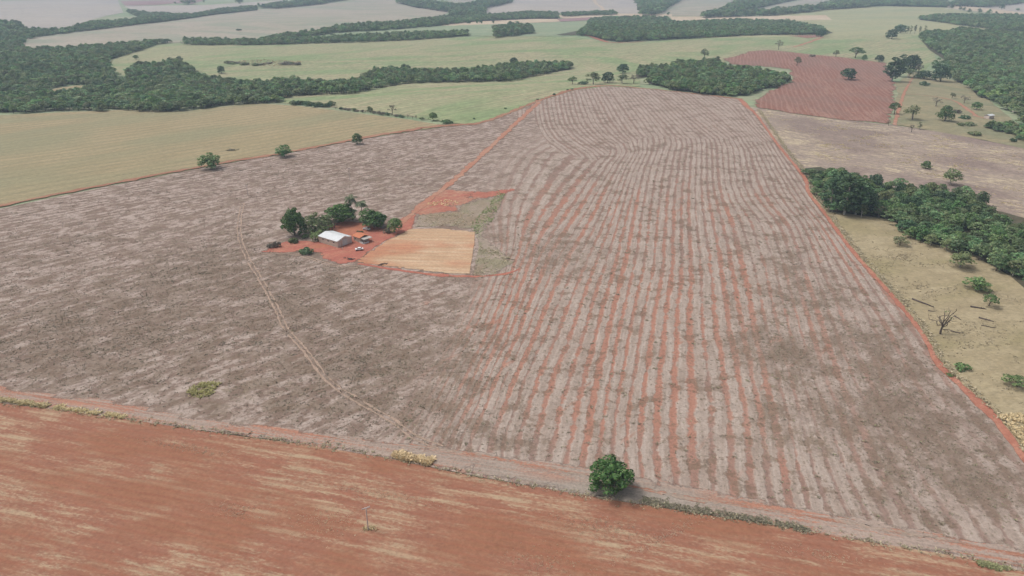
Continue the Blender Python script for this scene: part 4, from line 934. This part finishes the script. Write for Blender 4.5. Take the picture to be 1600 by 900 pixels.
p = []; box(p, 2.0, 7.6, -.2, -.125, 4.36, 4.5); part('door_rail', p, M_trim, d)
p = []; box(p, 2.35, 2.6, -.6, -.02, 0, 4.6); part('door_post', p, M_wall2, e)
for s in (-1, 1):
    xo, xi = W/2+s*(W/2+.35), W/2
    ze = EH+.02-(.35)*(RH-EH)/(W/2)
    for k in range(12):                                        # roof sheets side by side
        y0, y1 = .16+k*(L-.0)/12, .16+(k+1)*(L-.0)/12-.02; dz = .015*(k % 2)
        p = []; prism(p, sorted_prof := [(xo, ze+dz), (xi, RH+dz), (xi, RH+.07+dz), (xo, ze+.07+dz)], y0, y1); part('roof_sheet', p, M_white, e)
p = []; prism(p, [(W/2-.3, RH+.02), (W/2+.3, RH+.02), (W/2, RH+.16)], .15, L+.2); part('ridge_cap', p, M_white, e)
for k in range(3):
    p = []; box(p, -.16, -.142, 2.2+k*4.1, 3.6+k*4.1, 2.6, 3.3); w = part('window', p, M_trim, e)
    p = []; box(p, -.18, -.162, 2.3+k*4.1, 3.5+k*4.1, 2.68, 3.22); part('pane', p, M_glass, w)

# small house with orange tiles, its open porch to the right
e, W = house_frame((552.5, 375.6), (564.5, 380.4), 'house')
tag(e, 'small orange tiled house with open porch beside the white shed', 'house')
W, D = 5.6, 5.4
p = []; box(p, 0, W, 0, .18, 0, 2.5); part('front_wall', p, M_wall, e)
p = []; box(p, 0, W, D-.18, D, 0, 2.5); part('back_wall', p, M_wall, e)
p = []; box(p, -.002, .18, .182, D-.182, 0, 2.49); part('side_wall', p, M_wall, e)
p = []; box(p, W-.18, W+.002, .182, D-.182, 0, 2.49); part('side_wall', p, M_wall2, e)
for k in range(7):
    p = []; prism(p, [(-.4+k*.93, 2.62), (-.4+k*.93+.91, 2.62), (-.4+k*.93+.91, 2.72), (-.4+k*.93, 2.72)], -.45, D/2-.01)
    V, F = p[0]; V[:, 2] += (V[:, 1]+.45)*.30+.01*(k % 2); part('roof_tiles', [(V, F)], M_tile, e)
    p = []; prism(p, [(-.4+k*.93, 2.62), (-.4+k*.93+.91, 2.62), (-.4+k*.93+.91, 2.72), (-.4+k*.93, 2.72)], D/2+.01, D+.45)
    V, F = p[0]; V[:, 2] += (D+.45-V[:, 1])*.30+.01*(k % 2); part('roof_tiles', [(V, F)], M_tile, e)
p = []; prism(p, [(W+.25, 2.5), (W+3.3, 2.35), (W+3.3, 2.43), (W+.25, 2.58)], .3, D+.2); part('porch_roof', p, M_trim, e)
for y in (.5, D*.5, D-.1):
    p = []; box(p, W+3.05, W+3.2, y, y+.15, 0, 2.36); part('porch_post', p, M_wood, e)
p = []; box(p, W+.02, W+3.4, -.3, D+.2, -.3, .1); part('porch_floor', p, M_wall2, e)
p = []; box(p, W+.2, W+3.3, -.25, -.12, .1, .9); part('porch_rail', p, M_white, e)
p = []; box(p, W+3.25, W+3.38, -.1, D*.6, .1, .9); part('porch_rail', p, M_white, e)
p = []; box(p, 1.2, 2.2, -.03, -.002, .9, 1.9); w = part('window', p, M_trim, e); p = []; box(p, 1.3, 2.1, -.05, -.032, 1., 1.8); part('pane', p, M_glass, w)
p = []; box(p, 3.6, 4.5, -.03, -.002, 0, 2.05); d = part('door', p, M_wood, e); p = []; box(p, 3.7, 3.76, -.06, -.032, 1, 1.1); part('handle', p, M_steel, d)
for nm, (px, py), an, wd, dp, lab in (('farm_cottage', (1545, 186.5), .5, 8, 5, 'small white roofed cottage at the end of the orange track'), ('farm_cottage', (1586, 175.5), .2, 5, 4, 'tiny white roofed hut beside the right wood')):
    a = at1(px, py); e = empty(nm, (a[0], a[1], a[2]+.7), an); tag(e, lab, 'cottage')
    for nm2, q in (('front_wall', (0, wd, 0, .2)), ('back_wall', (0, wd, dp-.2, dp)), ('side_wall', (0, .2, .202, dp-.202)), ('side_wall', (wd-.2, wd, .202, dp-.202))):
        p = []; box(p, *q, -.8, 2.4); part(nm2, p, M_wall2, e)
    for s in (0, 1):
        p = []; prism(p, [(-.4, 2.41), (wd+.4, 2.41), (wd+.4, 2.5), (-.4, 2.5)], *((-.4, dp/2) if s == 0 else (dp/2+.005, dp+.4)))
        V, F = p[0]; V[:, 2] += (dp/2+.4-np.abs(V[:, 1]-dp/2))*.32; part('roof', [(V, F)], M_white, e)
    p = []; box(p, 1.5, 2.4, -.04, -.002, 0, 2); part('door', p, M_wood, e)

# cars
def car(px, py, ang, label):
    a = at1(px, py); e = empty('car', (a[0], a[1], a[2]+lift(3, a[0], a[1])), ang); tag(e, label, 'car', 'white cars in the farmyard')
    prof = [(-2.0, .45), (-1.95, .85), (-1.2, .95), (-.55, 1.42), (.75, 1.45), (1.35, 1.0), (2.0, .88), (2.05, .42)]
    V = []; n = len(prof)
    for y in (-.82, -.70, .70, .82):
        for x, z in prof: V.append((x, y*(1 if z < 1.1 else .84), z if abs(y) < .8 else min(z, 1.36)))
    F = [(r*n+i, r*n+(i+1) % n, (r+1)*n+(i+1) % n, (r+1)*n+i) for r in range(3) for i in range(n)]
    V = np.array(V); parts = [(V, np.array(F))]
    caps = []
    for r in (0, 3):
        for i in range(1, n-1): caps.append((r*n, r*n+i, r*n+i+1, r*n+i+1))
    part('body', [(V, np.array(F+caps))], M_paint, e)
    for s in (-1, 1):
        for x0, x1 in ((-.75, .05), (.12, .95)):
            p = []; box(p, x0, x1, s*.735-.02, s*.735+.02, 1.02, 1.32); part('side_window', p, M_glass, e)
        for x in (-1.25, 1.3):
            t_ = tube([(x, s*.86, .33), (x, s*.80, .33), (x, s*.70, .33), (x, s*.62, .33)], [.32]*4, 10)[0]
            V2 = t_; n2 = 10; F2 = [(i*n2+k, i*n2+(k+1) % n2, (i+1)*n2+(k+1) % n2, (i+1)*n2+k) for i in range(3) for k in range(n2)]
            F2 += [(b, b+k, b+k+1, b+k+1) for b in (0, 30) for k in range(1, 9)]
            part('wheel', [(V2, np.array(F2))], M_rubber, e)
    for nm, xs, zz in (('windscreen', (1.30, .82), (1.04, 1.40)), ('rear_window', (-1.16, -.62), (1.0, 1.37))):
        sg = .03 if nm == 'windscreen' else -.03
        V = np.array([(xs[0]+sg, -.62, zz[0]+.02), (xs[0]+sg, .62, zz[0]+.02), (xs[1]+sg, .56, zz[1]+.02), (xs[1]+sg, -.56, zz[1]+.02)]); part(nm, [(V, np.array([(0, 1, 2, 3)]))], M_glass, e)
    for s in (-1, 1):
        p = []; box(p, 2.0, 2.07, s*.55-.15, s*.55+.15, .62, .78); part('headlight', p, M_steel, e)
car(561.5, 391.3, .25, 'white car parked on the red yard in front of the shed')
car(573, 359.4, -.45, 'white car parked under the dark tree behind the house')

# post and farm junk beside the yard
a = at1(535, 391); e = empty('post', (a[0], a[1], a[2])); tag(e, 'short post with white top standing before the shed', 'post')
p = []; box(p, -.09, .09, -.09, .09, 0, 1.0); part('shaft', p, M_wood, e); p = []; box(p, -.14, .14, -.14, .14, 1.002, 1.4); part('cap', p, M_white, e)
def heap(px, py, n, sd, label):
    r = np.random.RandomState(sd); a = at1(px, py); e = empty('log_heap', (a[0], a[1], a[2]+lift(3, a[0], a[1])), r.rand()*3); tag(e, label, 'log heap')
    for k in range(n):
        L = r.uniform(1.2, 2.6); an = r.normal()*.5; c = r.normal(size=2)*(1.2, .5); z = .15+.12*(k//3)
        d = np.array([math.cos(an), math.sin(an), r.normal()*.08])*L/2; b = np.array([c[0], c[1], z+.1])
        obj('log', mesh_np('log', *tube([b-d, b-d*.3, b+d*.3, b+d], [.16, .17, .15, .12]), BARK_D, smooth=True), e)
heap(547, 406, 9, 4, 'dark heap of logs at the yard corner of the tan lot')
heap(597, 414, 7, 5, 'flat dark heap of branches on the lower lot edge')

# power poles
M_pole = plain('pale_pole_wood', (.50, .44, .42), .9, .1)
def pole(px, py, hpx, label, ang, pale=True):
    a = at1(px, py); m = mpp(a); dn = math.atan2(CAM_H, math.hypot(a[0], a[1])); H = hpx*m/math.cos(dn)
    e = empty('power_pole', (a[0], a[1], a[2]), ang); tag(e, label, 'power pole')
    mt = M_pole if pale else M_wood
    obj('shaft', mesh_np('pole_shaft', *tube([(0, 0, -.5), (0, 0, H*.4), (0, 0, H*.8), (0, 0, H)], [.16, .14, .12, .11], 8 if False else 6), mt, smooth=True), e)
    p = []; box(p, -1.05, 1.05, -.08+.17, .08+.17, H-.42, H-.22); c = part('crossarm', p, M_pole, e)
    for x in (-.9, -.35, .5, .9):
        obj('insulator', mesh_np('insulator', *tube([(x, .17, H-.22), (x, .17, H-.14), (x, .17, H-.06), (x, .17, H)], [.03, .07, .05, .06]), M_white, smooth=True), c)
    return e
pole(575.5, 828, 33, 'wooden power pole with crossarm in the red foreground field', .45)
pole(387.5, 305, 16, 'thin power pole left of the farmstead', .4)
pole(547, 283, 20, 'pale power pole behind the farmstead grove', .4)

# dead tree and fallen timber on the pasture
def dead_tree():
    r = np.random.RandomState(8); a = at1(1469, 522); m = mpp(a); e = empty('dead_tree', (a[0], a[1], a[2]+lift(2, a[0], a[1]))); tag(e, 'dead leafless tree with forked trunk on the tan pasture', 'tree'); e.scale = (1.25, 1.25, 1.25)
    obj('trunk', mesh_np('dead_trunk', *tube([(0, 0, -.3), (-.1, 0, 1.2), (.1, .1, 2.4), (.2, .1, 3.4)], [.36, .28, .24, .2]), BARK_D, smooth=True), e)
    tips = [(-4.6, .3, 5.0), (-2.2, -.8, 6.6), (.4, 1.2, 7.2), (2.4, -.4, 6.4), (3.6, .8, 7.8), (1.4, .2, 8.2), (3.0, 1.0, 4.4), (-1.0, 1.4, 5.6)]
    for t in tips:
        b = np.array([.15, .1, r.uniform(1.8, 3.3)]); tt = np.array(t)
        br = obj('branch', mesh_np('branch', *limb(b, tt, .20, .05, r, .1), BARK_D, smooth=True), e)
        for k in range(5):
            s = b+(tt-b)*r.uniform(.4, 1); q = s+r.normal(size=3)*(1.3, 1.3, .9)+(0, 0, .3)
            obj('twig', mesh_np('twig', *limb(s, q, .06, .02, r, 0), BARK_D, smooth=True), br)
    V, F = puff([(2.4, .2, 5.2, .5, .5, .4), (.6, .2, 7.4, .9, .9, .5)], 14, .3, r); obj('leaf_tuft', mesh_np('leaf_tuft', V, F, L_olive), e)
dead_tree()
for i, (x0, y0, x1, y1, rad, lab) in enumerate(((1425, 468, 1459, 481, .42, 'long dark fallen trunk left of the dead tree'), (1516, 480, 1541, 484, .40, 'thick fallen trunk below the half bare tree'), (1529, 497, 1553, 503.5, .34, 'branched fallen limb right of the dead tree'),
        (1533, 509, 1555, 513.5, .2, 'thin fallen branch below the branched limb'), (1485, 517.5, 1506, 521.5, .24, 'fallen branch just right of the dead tree foot'), (1491, 494, 1502, 501, .22, 'short fallen limb right of the dead tree crown'), (1450, 486, 1462, 487, .2, 'small fallen limb left of the dead tree crown'), (1473, 515.5, 1482, 515, .15, 'short stick at the dead tree foot'))):
    r = np.random.RandomState(60+i); a, b = at1(x0, y0), at1(x1, y1); z = lift(2, a[0], a[1])+rad*.7
    e = empty('fallen_log', (a[0], a[1], a[2])); tag(e, lab, 'fallen log')
    d = b-a; pts = [np.array([0, 0, z])+d*t+np.array([0, r.normal()*.25, 0])*(0 < t < 1) for t in (0, .3, .7, 1)]
    obj('bole', mesh_np('bole', *tube(pts, [rad, rad*.9, rad*.6, rad*.25]), BARK_D, smooth=True), e)
    for k in range(4):
        s = pts[1]+(pts[3]-pts[1])*r.uniform(0, .9); q = s+np.array([d[0]*.12+r.normal()*.8, r.normal()*1.0, abs(r.normal())*.4])
        obj('snag', mesh_np('snag', *limb(s, q, rad*.3, .03, r, 0), BARK_D, smooth=True), e)

# ------------------------------------------------------------------ grass, weeds and straw: uncountable ground cover
def tufts(name, P, W, H, mat, label, level=2, blades=7, sd=1, cat='weeds'):
    """low clumps of upright leaf faces, one per point"""
    r = np.random.RandomState(sd); n = len(P); W = np.broadcast_to(W, n); H = np.broadcast_to(H, n)
    z = terrain(P[:, 0], P[:, 1])+lift(level, P[:, 0], P[:, 1])
    g = r.uniform(0, 6.283, (n, blades)); rr = np.sqrt(r.uniform(0, 1, (n, blades)))*W[:, None]*.5
    bx = P[:, 0:1]+np.cos(g)*rr; by = P[:, 1:2]+np.sin(g)*rr; bz = np.broadcast_to(z[:, None], bx.shape)
    an = r.uniform(0, 6.283, (n, blades)); w = W[:, None]*r.uniform(.16, .32, (n, blades)); h = H[:, None]*r.uniform(.5, 1.1, (n, blades))*(1-.45*(rr/(W[:, None]*.5+1e-6))**2)
    ox, oy = np.cos(an)*w, np.sin(an)*w; lx, ly = np.cos(g)*h*1.15, np.sin(g)*h*1.15
    q = np.stack([np.stack([bx-ox, by-oy, bz-.02], -1), np.stack([bx+ox, by+oy, bz-.02], -1), np.stack([bx+ox*.6+lx, by+oy*.6+ly, bz+h*.75], -1), np.stack([bx-ox*.9+lx, by-oy*.9+ly, bz+h*.62], -1)], 2)
    V = q.reshape(-1, 3); o = obj(name, mesh_np(name, V, np.arange(len(V)).reshape(-1, 4), mat)); tag(o, label, cat, None, 'stuff'); return o
def sample(poly, n, sd, dens=None):
    r = np.random.RandomState(sd); W = at(*np.array(poly, float).T)[:, :2]; lo, hi = W.min(0), W.max(0); out = []
    got = 0
    while got < n:
        p = lo+(hi-lo)*r.rand(60000, 2); p = p[inside(W, p[:, 0], p[:, 1])]
        if dens is not None: p = p[r.rand(len(p)) < dens(p[:, 0], p[:, 1])]
        out.append(p); got += len(p)
        if len(out) > 40: break
    return np.concatenate(out)[:n]
def vnoise(x, y, s, sd=0):
    r = np.random.RandomState(sd); v = 0
    for k in range(7):
        a = r.uniform(0, 6.28); f = r.uniform(.6, 1.6)/s; v = v+np.sin((x*math.cos(a)+y*math.sin(a))*f*6.28+r.uniform(0, 6.28)+1.5*np.sin((x*math.sin(a)-y*math.cos(a))*f*3))
    return .5+v/9
def clump(x, y): return np.clip((vnoise(x, y, 46, 2)-.42)*2.2, 0.02, 1)*np.clip((vnoise(x, y, 14, 5)-.35)*2, .1, 1)
BF = [(480, 700), (640, 440), (760, 380), (900, 260), (1210, 230), (1290, 336), (1400, 471), (1500, 602), (1640, 770), (1640, 870), (1100, 770), (800, 715)]
def near_w(x, y): return np.clip(260/np.maximum(y, 60), 0, 1)**1.5
r_ = np.random.RandomState(77)
P = sample(BF, 15000, 71, lambda x, y: (.35+.65*clump(x, y))*(.3+brown_f(x, y))*near_w(x, y))
tufts('weed_tufts', P, r_.uniform(.25, .6, len(P)), r_.uniform(.12, .28, len(P)), G_dark, 'small dark dry weeds scattered over the striped rows', 2, 6, 1)
P = sample(BF, 520, 72, lambda x, y: .4+.6*clump(x, y))
P = np.repeat(P, 4, 0)+r_.normal(size=(len(P)*4, 2))*(.55, .3)
tufts('weed_clumps', P, r_.uniform(.45, .85, len(P)), r_.uniform(.18, .4, len(P)), G_dark, 'larger dark weed clumps lying across the striped rows', 2, 7, 2)
LF = [(-60, 350), (330, 262), (690, 200), (680, 290), (560, 320), (420, 330), (430, 395), (640, 430), (560, 600), (650, 690), (300, 645), (-60, 590)]
P = sample(LF, 14000, 73, lambda x, y: (.35+.65*clump(x, y))*(.25+brown_f(x, y))*near_w(x, y))
P2 = np.repeat(sample(LF, 700, 78, clump), 4, 0); P2 = P2+r_.normal(size=P2.shape)*(.8, .4); P = np.concatenate([P, P2])
tufts('weed_tufts', P, r_.uniform(.3, .7, len(P)), r_.uniform(.12, .3, len(P)), G_dark, 'brown dry residue tufts over the loose left part', 2, 6, 3)
def along(pts, n, sd, spread):
    r = np.random.RandomState(sd); C = catmull(at(*np.array(pts, float).T)[:, :2], 2); T = np.gradient(C, axis=0); T /= np.linalg.norm(T, axis=1)[:, None]; N = np.stack([-T[:, 1], T[:, 0]], -1)
    i = r.randint(0, len(C), n); return C[i]+N[i]*r.normal(size=(n, 1))*spread+T[i]*r.uniform(-1, 1, (n, 1))
SOUTH = [(-60, 621), (0, 629), (100, 641), (200, 655), (320, 673), (450, 690), (600, 715), (750, 745), (920, 775), (1050, 795), (1200, 818), (1350, 845), (1500, 870), (1640, 900)]
P = along(SOUTH, 900, 74, .8); tufts('verge_grass', P, r_.uniform(.35, .8, len(P)), r_.uniform(.2, .5, len(P)), G_olive, 'olive and dun grass verge between the two fields', 3, 7, 4, 'grass')
P = along([(1010, 782), (1060, 793), (1120, 803), (1200, 816), (1260, 828)], 700, 75, .8); tufts('verge_grass', P, r_.uniform(.4, .8, len(P)), r_.uniform(.2, .45, len(P)), G_dark, 'dark brush strip right of the lone round tree', 3, 7, 5, 'brush')
P = along([(0, 625), (30, 629), (70, 635)], 260, 76, .5); tufts('golden_grass', P, r_.uniform(.5, 1., len(P)), r_.uniform(.5, .8, len(P)), G_gold, 'golden grass tuft row at the left frame edge', 3, 8, 6, 'grass')
P = along([(622, 712), (640, 716), (668, 722)], 240, 79, .7); tufts('golden_grass', P, r_.uniform(.6, 1.2, len(P)), r_.uniform(.7, 1.2, len(P)), G_gold, 'bright golden grass clump on the lower field edge', 3, 9, 7, 'grass')
P = along([(90, 637), (130, 643), (150, 646)], 120, 80, .6); P2 = along([(170, 648), (190, 652)], 80, 81, .5)
tufts('golden_grass', np.concatenate([P, P2]), .8, .6, G_gold, 'low golden grass further along the left verge', 3, 7, 8, 'grass')
P = sample([(292, 612), (300, 602), (322, 598), (346, 598), (338, 606), (330, 618), (312, 623), (298, 620)], 130, 82); tufts('weed_patch', P, r_.uniform(.6, 1.1, len(P)), r_.uniform(.4, .8, len(P)), G_yell, 'yellow green weed patch in the brown lower left part', 2, 8, 9)
P = sample([(1525, 876), (1545, 880), (1580, 889), (1560, 892), (1530, 885)], 130, 83); tufts('weed_patch', P, .7, .4, G_green2, 'green weed patch on the verge in the lower right corner', 3, 8, 10)
P = along([(1186, 172), (1222, 224), (1262, 275), (1271, 298), (1300, 338), (1340, 391), (1410, 470), (1450, 521), (1475, 566), (1512, 602), (1575, 662), (1612, 716)], 2600, 84, .9); tufts('verge_grass', P, r_.uniform(.4, 1., len(P)), r_.uniform(.3, .8, len(P)), G_olive, 'dry grass verge on the right side of the red road', 3, 7, 11, 'grass')
P = sample([(1560, 650), (1590, 648), (1640, 660), (1640, 720), (1612, 712)], 320, 85); tufts('golden_grass', P, r_.uniform(.6, 1.2, len(P)), r_.uniform(.6, 1.1, len(P)), G_gold, 'tall straw coloured grass at the right frame edge', 3, 8, 12, 'grass')
P = sample([(745, 372), (770, 345), (790, 302), (778, 300), (755, 330), (735, 350)], 420, 86, lambda x, y: clump(x, y)+.15); tufts('weed_patch', P, r_.uniform(.5, 1., len(P)), r_.uniform(.2, .5, len(P)), G_green, 'green grass strip right of the tan lot', 4, 7, 13)
P = sample([(652, 338), (742, 330), (740, 352), (655, 355)], 300, 87, lambda x, y: clump(x, y)+.15); tufts('weed_patch', P, r_.uniform(.5, .9, len(P)), r_.uniform(.2, .45, len(P)), G_olive, 'dun weeds between the farm road and the tan lot', 4, 6, 14)
P = sample([(748, 380), (800, 404), (770, 430), (740, 430)], 240, 88, lambda x, y: clump(x, y)+.15); tufts('weed_patch', P, r_.uniform(.5, 1., len(P)), r_.uniform(.2, .5, len(P)), G_olive, 'dun weeds right below the tan lot', 4, 6, 15)
P = sample([(664, 318), (700, 312), (720, 318), (700, 322), (672, 322)], 60, 89); tufts('golden_grass', P, r_.uniform(.5, 1.1, len(P)), .45, G_gold, 'pale grass tussocks on the red patch by the farm road', 4, 7, 16, 'grass')
P = sample([(1180, 172), (1390, 198), (1600, 235), (1600, 335), (1470, 280), (1290, 255)], 2600, 90, clump); tufts('straw_litter', P, r_.uniform(.6, 1.6, len(P)), .2, G_gold, 'pale straw scattered on the grey stubble field', 2, 5, 17, 'straw')
P = sample([(1310, 340), (1400, 350), (1500, 405), (1600, 460), (1600, 690), (1500, 590), (1400, 465)], 900, 91, clump); tufts('dry_grass', P, r_.uniform(.4, .9, len(P)), r_.uniform(.15, .35, len(P)), G_olive, 'low dry tufts over the tan pasture', 3, 6, 18, 'grass')
P = sample([(372, 95), (420, 93), (472, 96), (470, 103), (420, 104), (380, 102)], 420, 92); tufts('golden_grass', P, r_.uniform(1., 2.5, len(P)), r_.uniform(.5, 1., len(P)), G_gold, 'yellow scrub grass patch on the left meadow', 3, 7, 21, 'grass')
a = at1(575.5, 827); P = np.array([[a[0], a[1]]])+r_.normal(size=(20, 2))*(.8, .5); tufts('grass_clump', P, .7, .35, G_gold, 'dry grass clump around the foot of the foreground pole', 3, 8, 19, 'grass')
a = at1(362, 235); P = np.array([[a[0], a[1]]])+r_.normal(size=(40, 2))*(1.6, 1.); tufts('weed_patch', P, .9, .9, G_dark, 'dark dry weed clump in the tan field', 3, 7, 20)

for i, (px, py, sx, sy, n, lab) in enumerate(((940, 826, 8, 2.2, 420, 'pale straw patch below the lone tree'), (510, 815, 5, 3, 200, 'pale straw patch left of the foreground pole'), (850, 880, 5, 3, 200, 'small straw patch near the bottom centre'),
        (1040, 838, 9, 1.0, 260, 'slanting straw line right of the lone tree'), (370, 800, 4, 1.5, 160, 'pale straw patch in the left foreground'), (600, 775, 9, 1.2, 260, 'thin straw streak above the foreground pole'), (290, 700, 9, 1.0, 220, 'straw streak near the left verge'), (1270, 865, 6, 1.2, 160, 'faint straw patch in the right foreground'))):
    a = at1(px, py); q = r_.normal(size=(n, 2))*(sx, sy); an = B_SOUTH if i != 3 else .55
    P = np.stack([a[0]+q[:, 0]*math.cos(an)-q[:, 1]*math.sin(an), a[1]+q[:, 0]*math.sin(an)+q[:, 1]*math.cos(an)], -1)*1.0
    tufts('straw_litter', P, r_.uniform(.3, .7, n), r_.uniform(.05, .12, n), G_straw, lab, 3, 6, 100+i, 'straw')

# ------------------------------------------------------------------ the air
p = []; box(p, -9400, 9400, -2900, 9400, -28, 145)
hz = NT('haze_air'); pv = hz.n.new('ShaderNodeVolumePrincipled'); pv.inputs['Color'].default_value = (.64, .81, 1., 1); pv.inputs['Density'].default_value = .00015; pv.inputs['Anisotropy'].default_value = .0
hz.l.new(pv.outputs[0], hz.out.inputs['Volume'])
ho = part('haze', p, hz.m, None); tag(ho, 'thin bluish haze over the whole countryside', 'haze', None, 'stuff')
